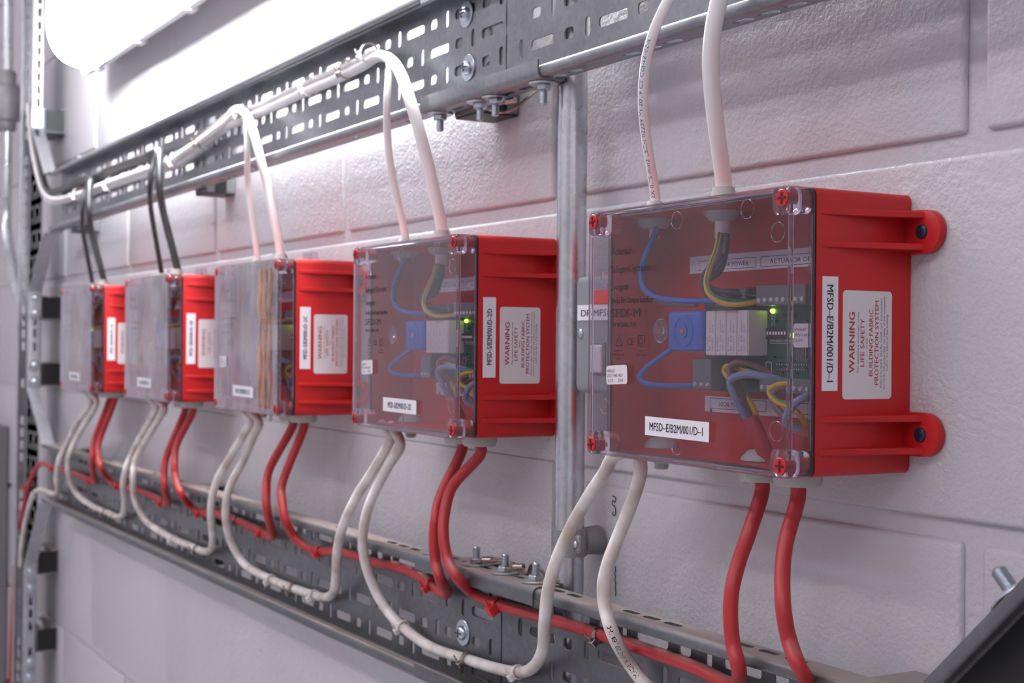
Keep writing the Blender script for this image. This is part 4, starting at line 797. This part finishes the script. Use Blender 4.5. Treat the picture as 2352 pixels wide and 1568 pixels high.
# copies of the box for the other four places
IDS=['MFSD\u2013E/B2M/001/D\u20131','MFSD\u2013S/B2M/001/D\u20132/D','MFSD\u2013S/B2M/001/D\u20132/C','MFSD\u2013S/B2M/001/D\u20132/B','MFSD\u2013S/B2M/001/D\u20132/A']
WHERE=['nearest to the camera, right of the conduit','second from the near end, just left of the conduit','middle one of the row of five','fourth from the near end, under black cables','farthest left, beside the vertical tray']
SLOTN=['024','025','023','022','021']
boxes=[]
for i,(bx,dz) in enumerate(BOXES):
    if i==0: t=t5
    else:
        t=copy_tree(t5); t.location=Vector((bx,0,OZ+dz))*S
    boxes.append(t); ORIG[t.name]=Vector((bx,0,OZ+dz)); 
    t['label']='red wall box with clear lid, '+WHERE[i]; t['group']='five red boxes with clear lids along the wall'
def labels(i):
    t=boxes[i]; bx,dz=BOXES[i]; bz=OZ+dz
    V=lambda x,y,z: Bv(x,y,z,bx,bz)
    far=i>=3
    a=G().box(bx+.05,bx+.30,-63.2,-52.5,bz+44.8,bz+103.8).build('side_name_strip',M['paper'],t)
    g=G()
    if i==0: put_text(g,IDS[i],V(.36,-60.1,99.4),(0,0,-1),(0,1,0),4.4,50,bold=.12)
    else: put_text(g,IDS[i],V(.36,-55.8,54.2),(0,0,1),(0,-1,0),4.1,41,bold=.13)
    g.build('lettering',M['ink'],a)
    b=G().prism(slot(-31.6,68.6,34.8,56.8,2.2),[],lambda p,q,d: V(d,p,q),.05,.30).build('warning_label',M['paper2'],t)
    g=G(); g2=G(); zc=69.8
    def T(gg,s,base,cap,ln,bold=0): put_text(gg,s,V(.36,-49+base,zc),(0,0,1),(0,-1,0),cap,ln,bold=bold,center=True)
    T(g,'WARNING',8.2,3.9,31.6,.16); T(g,'LIFE SAFETY',15,2.7,25,.06); T(g,'BUILDING FABRIC',21.1,2.7,35,.06); T(g,'PROTECTION SYSTEM',25.2,2.7,44.3,.06)
    T(g2,'This equipment forms part of the',11.2,1.25,32); T(g2,'and/or',17.3,1.2,5.8)
    T(g2,'Failure to store, handle, install, test and maintain',27.6,1.2,47); T(g2,'correctly will jeopardise the safety of the occupants',29.8,1.2,49); T(g2,'and/or the fabric of the building',31.9,1.2,30)
    g.build('red_lettering',M['red_ink'],b); g2.build('small_lettering',M['ink'],b)
    u=Vector((1,0,-.009)).normalized(); v=Vector((.009,0,1)).normalized()
    yl=YL-(.95 if i>=2 else .12)
    p0=V(-123.8,yl,15.4)
    c=G(); c.add([p0+u*p+v*q+Vector((0,d,0)) for d in (0,-.25) for p,q in ((0,0),(59.4,0),(59.4,10.9),(0,10.9))],[(0,1,2,3),(4,5,6,7),(0,1,5,4),(1,2,6,5),(2,3,7,6),(3,0,4,7)])
    c=c.build('lid_name_strip',M['paper'],t)
    g=G(); put_text(g,IDS[i],p0+u*(4.6 if i==0 else 8.8)+v*3.0+Vector((0,-.3,0)),u,v,4.7,49.5 if i==0 else 42,bold=.12); g.build('lettering',M['ink'],c)
    # sticker low on the left of the lid
    if i<3:
        u=Vector((1,0,.05)).normalized(); v=Vector((-.05,0,1)).normalized(); p0=V(-164 if i==0 else -166,yl,43.5)
        s=G(); pl=slot(11,5.6,22,11.4,2)
        s.add([p0+u*p+v*q+Vector((0,d,0)) for d in (0,-.2) for p,q in pl],[tuple(range(len(pl))),tuple(range(len(pl),2*len(pl)))])
        s=s.build('lid_sticker',M['paper2'],t)
        g=G(); e=Vector((0,-.26,0))
        put_text(g,'W04267',p0+u*.8+v*7.2+e,u,v,1.9,8.5); put_text(g,'SFDI V445.HEX',p0+u*.9+v*4.3+e,u,v,1.9,16.5); put_text(g,'SLOT-',p0+u*1.6+v*1.2+e,u,v,1.9,6.2); put_text(g,SLOTN[i],p0+u*12.4+v*1.3+e,u,v,1.9,4.8); g.build('lettering',M['ink'],s)
    # printing on the lid
    g=G(); ux,vz=(1,0,0),(0,0,1); y=YL-.06; X=-160.2
    for s,z,cap,ln in (('Actionair',121.7,4.3,21),('Safegard Systems',110.9,4.3,39.5),('Swegon',100.4,4.3,18),('Smoke Fire Damper Interface',92.6,3.6,42.5),('SFDI-M',84.2,5.0,30.2),('230V AC | 50Hz | 5 VA',78.5,2.6,26)):
        put_text(g,s,V(X,y,z),ux,vz,cap,ln,bold=.10)
    for cx,ls in ((-151.8,('REFER TO','INSTALLATION','MANUAL')),(-128.6,('DOUBLE','INSULATION'))):
        for q,s in enumerate(ls): put_text(g,s,V(cx,y,63.6-q*2.4),ux,vz,1.15,len(s)*.95,center=True)
    put_text(g,'CE',V(-142.8,y,67.6),ux,vz,4.2,6.0)
    def ln(p,q,w=.45):
        p=Vector(p);q=Vector(q);d=(q-p).normalized();n=Vector((-d.y,d.x))*w/2
        g.add([V(p.x+n.x,y,p.y+n.y),V(q.x+n.x,y,q.y+n.y),V(q.x-n.x,y,q.y-n.y),V(p.x-n.x,y,p.y-n.y)],[(0,1,2,3)])
    ln((-155,67),(-148.4,67)); ln((-148.4,67),(-151.7,73.4)); ln((-151.7,73.4),(-155,67)); ln((-151.7,68.6),(-151.7,71))
    for r in (3.1,1.7):
        for p,q in (((-r,-r),(r,-r)),((r,-r),(r,r)),((r,r),(-r,r)),((-r,r),(-r,-r))): ln((-128.6+p[0],70+p[1]),(-128.6+q[0],70+q[1]))
    g.build('lid_printing',M['ink'],t)
    if i>=2:
        random.seed(20+i); g=G(); nx,nz=26,20
        x0,x1,z0,z1=-BW+1.5,-1.5,1.5,BHh-1.5
        vs=[]
        for a in range(nx+1):
            for b in range(nz+1):
                X=x0+(x1-x0)*a/nx; Z=z0+(z1-z0)*b/nz
                ed=min(a,nx-a,b,nz-b)/3.0; amp=min(1,ed)
                vs.append(V(X,YL-.35-amp*(.25+.22*math.sin(a*.9+b*.35+i)*math.sin(b*.5-a*.3)),Z))
        g.add(vs,[(a*(nz+1)+b,(a+1)*(nz+1)+b,(a+1)*(nz+1)+b+1,a*(nz+1)+b+1) for a in range(nx) for b in range(nz)])
        f=g.build('protective_film',M['film'],t,smooth=True,angle=80); f['label']='wrinkled film left on the lid'
for i in range(5): labels(i)

# ------------------------------------------------------------------ cables
def route(p,a=None,b=None,adir=0,bdir=0):
    p=[Vector(q) for q in p]
    if a is not None: p=([Vector(a),Vector(a)+Vector((0,0,adir*9))]+p[3:]) if adir else [Vector(a)]+p[1:]
    if b is not None: p=(p[:-3]+[Vector(b)+Vector((0,0,bdir*9)),Vector(b)]) if bdir else p[:-1]+[Vector(b)]
    return p
def GP(i,k,up=False):
    bx,dz=BOXES[i]; x,y=GL[k]; return (bx+x,y,OZ+dz+(BHh+5 if up else (1 if k[0]=='w' else -7)))
def cable(name,pts,r,m,label,group,sub=7,n=18):
    g=G().tube(pts,r,n,sub); mid=pts[len(pts)//2]
    return solo(g,name,M[m],label,'cable',tuple(mid),group,smooth=True,angle=80)
ordn=['nearest','second nearest','middle','fourth','farthest']
def between(i): return ['dropping from the nearest red box at right','looping between the nearest and the second red box','looping between the second and the middle red box','looping between the middle and the fourth red box','looping between the fourth and the farthest red box','leaving the farthest red box down the far left'][i]
for i,p in enumerate(PATHS['white_loops']):
    a=GP(i,'w2') if i<5 else None; b=None
    if i==0: p=route(p,GP(0,'w2'),None)
    elif i<5: p=route(p,GP(i,'w2'),GP(i-1,'w1'))
    else: p=route(p,GP(4,'w1'),None)
    cable('white_cable',p,4.3,'white_dusty','white cable '+between(i),'white cables below the boxes')
for i,p in enumerate(PATHS['red_loops']):
    if i==0: p=route(p,GP(0,'r2'),None,-1)
    elif i==1: p=route(p,GP(0,'r1'),GP(1,'r2'),-1,-1)
    elif i<5: p=route(p,GP(i-1,'r1'),GP(i,'r2'),-1,-1)
    else: p=route(p,GP(4,'r1'),None,-1)
    cable('red_cable',p,4.3,'red_cable','red cable '+between(i),'red cables below the boxes')
for i,p in enumerate(PATHS['top_thick_white']):
    cable('white_cable',route(p,GP(i,'thick',True),None,1),4.9 if i<2 else 4.5,'white_cable','thick white cable rising from the %s red box'%ordn[i],'white cables above the boxes')
for i,p in enumerate(PATHS['top_thin_white']):
    cable('white_cable',route(p,GP(i,'thin',True),None,1),3.2,'white_cable','thin white cable rising from the %s red box'%ordn[i]+(', printed in blue' if i==0 else ''),'white cables above the boxes')
for i,p in enumerate(PATHS['black_thick']):
    cable('black_cable',route(p,GP(i+3,'thick',True),None,1),4.6,'black_cable','thick black cable rising from the %s red box'%ordn[i+3],'black cables above the boxes')
for i,p in enumerate(PATHS['black_thin']):
    cable('black_cable',route(p,GP(i+3,'thin',True),None,1),3.2,'black_cable','thin black cable rising from the %s red box'%ordn[i+3],'black cables above the boxes')

# print on two cables, wrapped on the side turned to the room
def cable_print(cab,pts,r,s,s0,length,cap,m,sub=7,flip=False,toward=Vector((.85,-.5,0))):
    P=smooth(pts,sub); acc=[0]
    for a,b in zip(P,P[1:]): acc.append(acc[-1]+(b-a).length)
    def at(d):
        d=max(0,min(acc[-1]-.01,d)); i=max(k for k in range(len(acc)) if acc[k]<=d); i=min(i,len(P)-2)
        f=(d-acc[i])/(acc[i+1]-acc[i]); return P[i].lerp(P[i+1],f),(P[i+1]-P[i]).normalized()
    vs,fs=text_mesh(s); x0=min(a[0] for a in vs); x1=max(a[0] for a in vs); k=length/(x1-x0); kk=cap/.7
    g=G(); out=[]
    for a in vs:
        d=s0+(a[0]-x0)*k*(-1 if flip else 1); c,T=at(d)
        n=(toward-T*toward.dot(T)).normalized(); b=n.cross(T if not flip else -T)
        th=(a[1]*kk-cap/2)/r; out.append(c+(n*math.cos(th)+b*math.sin(th))*(r+.06))
    g.add(out,fs)
    o=g.build('printing',M[m],None); org=ORIG[cab.name]; o.data.transform(Matrix.Translation(-org*S)); o.parent=cab
pt=route(PATHS['top_thin_white'][0],GP(0,'thin',True),None,1)
cb=[o for o in COL.objects if o.name.startswith('white_cable') and o.get('label','').startswith('thin white cable rising from the nearest')][0]
cable_print(cb,pt,3.2,'2X 0,75 mm2 LSZH 02239 Mt 2019 CE Cca-s2-d2-a1',6,104,2.6,'blue_ink',toward=Vector((.45,-.9,0)))
pt=route(PATHS['white_loops'][0],GP(0,'w2'),None)
cb=[o for o in COL.objects if o.name.startswith('white_cable') and 'dropping' in o.get('label','')][0]
cable_print(cb,pt,4.3,'MADE IN UAE 2018 H',166,46,3.0,'ink',flip=True,toward=Vector((.75,-.65,0)))

# ------------------------------------------------------------------ cable ties
def tie(pos,T,r,m,label,group,head=True,hd=(-.2,-1,-.5),w=2.6,hs=1.0):
    """a band round the cable at pos with axis T and a square head"""
    pos=Vector(pos); T=Vector(T).normalized(); a=T.orthogonal().normalized(); b=T.cross(a)
    t=thing('cable_tie',label,'cable tie',tuple(pos),group); g=G()
    n=20; q=[(r,-w/2),(r+1.0,-w/2),(r+1.0,w/2),(r,w/2)]
    rings=[[pos+T*h+(a*math.cos(2*math.pi*i/n)+b*math.sin(2*math.pi*i/n))*rr for rr,h in q] for i in range(n+1)]
    g.loft(rings,True,False); g.build('strap',M[m],t)
    if head:
        h=Vector(hd); h=(h-T*h.dot(T)).normalized(); c=pos+h*(r+2.4); s=h.cross(T)
        g=G(); g.add([c+h*x*2.2*hs+T*y*2.6*hs+s*z*2.6*hs for x in(-1,1) for y in(-1,1) for z in(-1,1)],[(0,1,3,2),(4,6,7,5),(0,4,5,1),(2,3,7,6),(0,2,6,4),(1,5,7,3)]); g.build('head',M[m],t,bevel=.6,seg=2)
        G().tube([c+s*2.0,c+s*6+h*.6,c+s*9+h*.2-T],.75,6,3).build('tail',M[m],t)
    return t
def near(path,frac):
    P=smooth(path,6); i=int(frac*(len(P)-2)); return P[i],(P[i+1]-P[i])
TIES=[('', 0, (-1246.7, -46.0, 1301.8), (32.2, 0.0, 4.3), 'tie_red', 'red cable tie on the red run between the middle and second nearest box',
  {'g': 'red cable ties', 'hd': (-0.2, -1, -0.6), 'head': True, 'r': 4.5, 'w': 2.6}),
 ('', 0, (-1402.4, -46.0, 1301.9), (26.6, 0.0, -0.4), 'tie_red', "red cable tie at the foot of the middle box's red cables", {'g': 'red cable ties', 'hd': (-0.2, -1, -0.6), 'head': True, 'r': 4.5, 'w': 2.6}),
 ('', 0, (-1607.3, -46.0, 1299.9), (28.6, 0.0, 2.1), 'tie_red', 'red cable tie on the red run between the fourth and middle box', {'g': 'red cable ties', 'hd': (-0.2, -1, -0.6), 'head': True, 'r': 4.5, 'w': 2.6}),
 ('', 0, (-1757.2, -46.0, 1297.5), (35.1, 0.0, 0.3), 'tie_red', "red cable tie at the foot of the fourth box's red cables", {'g': 'red cable ties', 'hd': (-0.2, -1, -0.6), 'head': True, 'r': 4.5, 'w': 2.6}),
 ('', 0, (-907.5, -46.0, 1306.9), (22.3, 0.0, 0.8), 'tie_red', 'large red cable tie in front of the lower tray, right of the round screw', {'g': 'red cable ties', 'hd': (-0.2, -1, -0.6), 'head': True, 'r': 4.7, 'w': 4}),
 ('', 0, (-1016.6, -46.0, 1305.3), (10.8, 0.0, -1.2), 'tie_red', "red cable tie half hidden behind the second nearest box's red cables", {'g': 'red cable ties', 'hd': (-0.2, -1, -0.6), 'head': True, 'r': 4.5, 'w': 2.6}),
 ('', 0, (-1968.7, -46.0, 1299.2), (35.9, 0.0, 0.9), 'tie_red', 'red cable tie on the red run between the farthest and fourth box', {'g': 'red cable ties', 'hd': (-0.2, -1, -0.6), 'head': True, 'r': 4.5, 'w': 2.6}),
 ('', 0, (-2119.6, -46.0, 1292.7), (33.3, 0.0, -0.3), 'tie_red', "red cable tie at the foot of the farthest box's red cables", {'g': 'red cable ties', 'hd': (-0.2, -1, -0.6), 'head': True, 'r': 4.5, 'w': 2.6}),
 ('', 0, (-2372.2, -46.0, 1291.9), (18.9, 0.0, 0.1), 'tie_red', 'red cable tie near the far left end of the lower tray', {'g': 'red cable ties', 'hd': (-0.2, -1, -0.6), 'head': True, 'r': 4.5, 'w': 2.6}),
 ('', 0, (-2582.0, -46.0, 1239.1), (-13.8, 0.0, -24.4), 'tie_red', 'red cable tie on the red cable dropping at the far left', {'g': 'red cable ties', 'hd': (-0.2, -1, -0.6), 'head': True, 'r': 4.5, 'w': 2.6}),
 ('', 0, (-1067.9, -46.0, 1262.4), (27.9, 0.0, -5.8), 'tie_white', 'white cable tie on the loop below the second nearest box', {'g': 'white cable ties', 'hd': (-0.2, -1, -0.6), 'head': True, 'r': 4.5, 'w': 2.6}),
 ('', 0, (-878.3, -46.0, 1262.9), (12.2, 0.0, 2.5), 'tie_white', 'white cable tie at the lowest bend of the nearest white loop', {'g': 'white cable ties', 'hd': (-0.2, -1, -0.6), 'head': True, 'r': 4.5, 'w': 2.6}),
 ('', 0, (-1377.2, -46.0, 1256.1), (33.1, 0.0, -0.4), 'tie_white', 'white cable tie on the loop between the middle and second box, left one',
  {'g': 'white cable ties', 'hd': (-0.2, -1, -0.6), 'head': True, 'r': 4.5, 'w': 2.6}),
 ('', 0, (-1261.8, -46.0, 1258.2), (24.5, 0.0, 1.8), 'tie_white', 'white cable tie on the loop between the middle and second box, right one',
  {'g': 'white cable ties', 'hd': (-0.2, -1, -0.6), 'head': True, 'r': 4.5, 'w': 2.6}),
 ('', 0, (-1711.8, -46.0, 1255.9), (35.3, 0.0, 0.2), 'tie_white', 'white cable tie on the loop between the fourth and middle box', {'g': 'white cable ties', 'hd': (-0.2, -1, -0.6), 'head': True, 'r': 4.5, 'w': 2.6}),
 ('', 0, (-956.0, -46.0, 1256.7), (26.1, 0.0, 1.2), 'steel_tie', 'steel cable tie on the nearest white loop, below the round screw', {'g': 'steel cable ties', 'hd': (-0.2, -1, -0.6), 'head': True, 'r': 4.5, 'w': 3.2}),
 ('', 0, (-1315.7, -46.0, 1255.7), (29.6, 0.0, 0.8), 'steel_tie', 'steel cable tie on the white loop between the middle and second box',
  {'g': 'steel cable ties', 'hd': (-0.2, -1, -0.6), 'head': True, 'r': 4.5, 'w': 3.2}),
 ('', 0, (-1619.1, -46.0, 1256.1), (25.8, 0.0, 0.3), 'steel_tie', 'steel cable tie on the white loop between the fourth and middle box',
  {'g': 'steel cable ties', 'hd': (-0.2, -1, -0.6), 'head': True, 'r': 4.5, 'w': 3.2}),
 ('', 0, (-2040.3, -46.0, 1253.4), (40.7, 0.0, 0.1), 'steel_tie', 'steel cable tie on the white loop between the farthest and fourth box',
  {'g': 'steel cable ties', 'hd': (-0.2, -1, -0.6), 'head': True, 'r': 4.5, 'w': 3.2}),
 ('', 0, (-774.5, -45.0, 1308.4), (16.2, 0.0, 0.5), 'steel_tie', 'steel cable tie on the red cable below the nearest box', {'g': 'steel cable ties', 'hd': (0.2, -1, -0.9), 'head': True, 'r': 4.5, 'w': 3.4}),
 ('', 0, (-1483.5, -45.0, 1305.0), (26.4, 0.0, -0.8), 'steel_tie', "steel cable tie on the red run left of the middle box's cables", {'g': 'steel cable ties', 'hd': (-0.2, -1, -0.6), 'head': True, 'r': 4.5, 'w': 3}),
 ('', 0, (-1139.6, -49.0, 1755.5), (29.0, 0.0, -5.1), 'tie_white', "white cable tie where the second box's cables reach the upper tray", {'g': 'white cable ties', 'hd': (-0.2, -1, -0.6), 'head': True, 'r': 8, 'w': 2.6}),
 ('', 0, (-1281.3, -47.0, 1747.3), (30.4, 0.0, -0.5), 'tie_white', "white cable tie on the upper bundle right of the middle box's cables",
  {'g': 'white cable ties', 'hd': (-0.2, -1, -0.6), 'head': True, 'r': 8.5, 'w': 2.6}),
 ('', 0, (-1191.5, -47.0, 1749.6), (21.3, 0.0, 0.4), 'steel_tie', "dark steel tie on the upper bundle left of the second box's cables", {'g': 'steel cable ties', 'hd': (-0.2, -1, -0.6), 'head': True, 'r': 8, 'w': 2.6}),
 ('', 0, (-1597.2, -49.0, 1734.7), (46.6, 0.0, 4.2), 'steel_tie', "dark steel tie on the upper bundle left of the middle box's cables", {'g': 'steel cable ties', 'hd': (-0.2, -1, -0.6), 'head': True, 'r': 11, 'w': 2.6}),
 ('', 0, (-1463.9, -49.0, 1745.9), (40.5, 0.0, 0.0), 'tie_white', "white cable tie where the middle box's cables reach the upper tray",
  {'g': 'white cable ties', 'hd': (-0.2, -1, -0.6), 'head': True, 'r': 8.5, 'w': 2.6}),
 ('', 0, (-1698.0, -50.0, 1721.2), (38.3, 0.0, 1.1), 'tie_white', 'white cable tie on the upper bundle right of the black cables', {'g': 'white cable ties', 'hd': (-0.2, -1, -0.6), 'head': True, 'r': 10, 'w': 2.6}),
 ('', 0, (-2004.7, -50.0, 1720.0), (50.8, 0.0, -1.2), 'tie_white', 'white cable tie on the upper bundle between the two pairs of black cables',
  {'g': 'white cable ties', 'hd': (-0.2, -1, -0.6), 'head': True, 'r': 10, 'w': 2.6}),
 ('', 0, (-2196.3, -50.0, 1723.2), (46.1, 0.0, -0.1), 'tie_white', 'white cable tie on the upper bundle near its far left end', {'g': 'white cable ties', 'hd': (-0.2, -1, -0.6), 'head': True, 'r': 10, 'w': 2.6})]
for key,idx,pos,T,m,lab,extra in TIES:
    tie(pos,T,extra.get('r',4.5),m,lab,extra.get('g'),hd=extra.get('hd',(-.2,-1,-.5)),head=extra.get('head',True),w=extra.get('w',2.6),hs=1.5 if extra.get('w',2.6)==4 else 1.0)

# ------------------------------------------------------------------ earth bonding braid at the splices
def braid(name,label,pts,lugs):
    t=thing(name,label,'earth strap',pts[0])
    for k in range(3):
        o=[Vector(p)+Vector((1.1*math.cos(i*1.3+k*2.1),1.1*math.sin(i*1.3+k*2.1),.6*math.sin(i*1.7+k))) for i,p in enumerate(pts)]
        G().tube(o,.95,7,5).build('strand',M['braid'],t,smooth=True)
    for c,d in lugs:
        c=Vector(c); d=Vector(d).normalized(); G().cyl(c,c+d*8,2.6,12).build('lug',M['steel_tie'],t,smooth=True)
        G().lathe(c-d*4,(0,0,1),[(5,-.6),(5,.6)],16).build('lug_eye',M['steel_tie'],t)
braid('earth_strap','copper braid earth strap under the upper tray splice beside the conduit',[(-1.0*932,-44,zz(177)),(-922,-40,zz(174)),(-912,-34,zz(176)),(-905,-26,zz(184)),(-908,-14,zz(192))],[((-909,-42,zz(180)),(1,.5,.1))])
braid('earth_strap','copper braid earth strap on top of the lower tray splice beside the conduit',[(-925,-42,zz(-164)),(-915,-38,zz(-162)),(-905,-32,zz(-166)),(-895,-28,zz(-170)),(-880,-34,zz(-161)),(-870,-32,zz(-164)),(-866,-28,zz(-176))],[((-934,-44,zz(-164)),(1,.4,.1)),((-890,-43,zz(-163)),(1,.5,.1))])

# added amber strips stand in for a reflected streak on the middle box's lid, small clear caps on two boxes
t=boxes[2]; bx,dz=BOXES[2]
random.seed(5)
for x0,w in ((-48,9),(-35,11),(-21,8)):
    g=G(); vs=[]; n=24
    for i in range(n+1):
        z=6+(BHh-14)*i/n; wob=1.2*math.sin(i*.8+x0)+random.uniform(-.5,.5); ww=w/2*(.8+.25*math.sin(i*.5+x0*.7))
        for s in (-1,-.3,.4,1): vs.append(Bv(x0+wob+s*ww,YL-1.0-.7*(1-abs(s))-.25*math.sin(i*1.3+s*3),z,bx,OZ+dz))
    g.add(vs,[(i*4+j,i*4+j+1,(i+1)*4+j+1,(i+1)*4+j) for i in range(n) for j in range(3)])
    o=g.build('reflection_strip',M['amber'],t,smooth=True,angle=80); o['label']='added amber strip for a reflected streak on the lid'
for i,xs in ((2,(-90,-72)),(3,(-90,-70))):
    bx,dz=BOXES[i]
    for x in xs:
        g=G(); g.lathe(Bv(x,-20,BHh,bx,OZ+dz),(0,0,1),[(6,0),(6,5.5),(4.2,6),(4.2,11.5),(3.6,12)],16); g.build('clear_cap',M['clear'],boxes[i],smooth=True,angle=40)
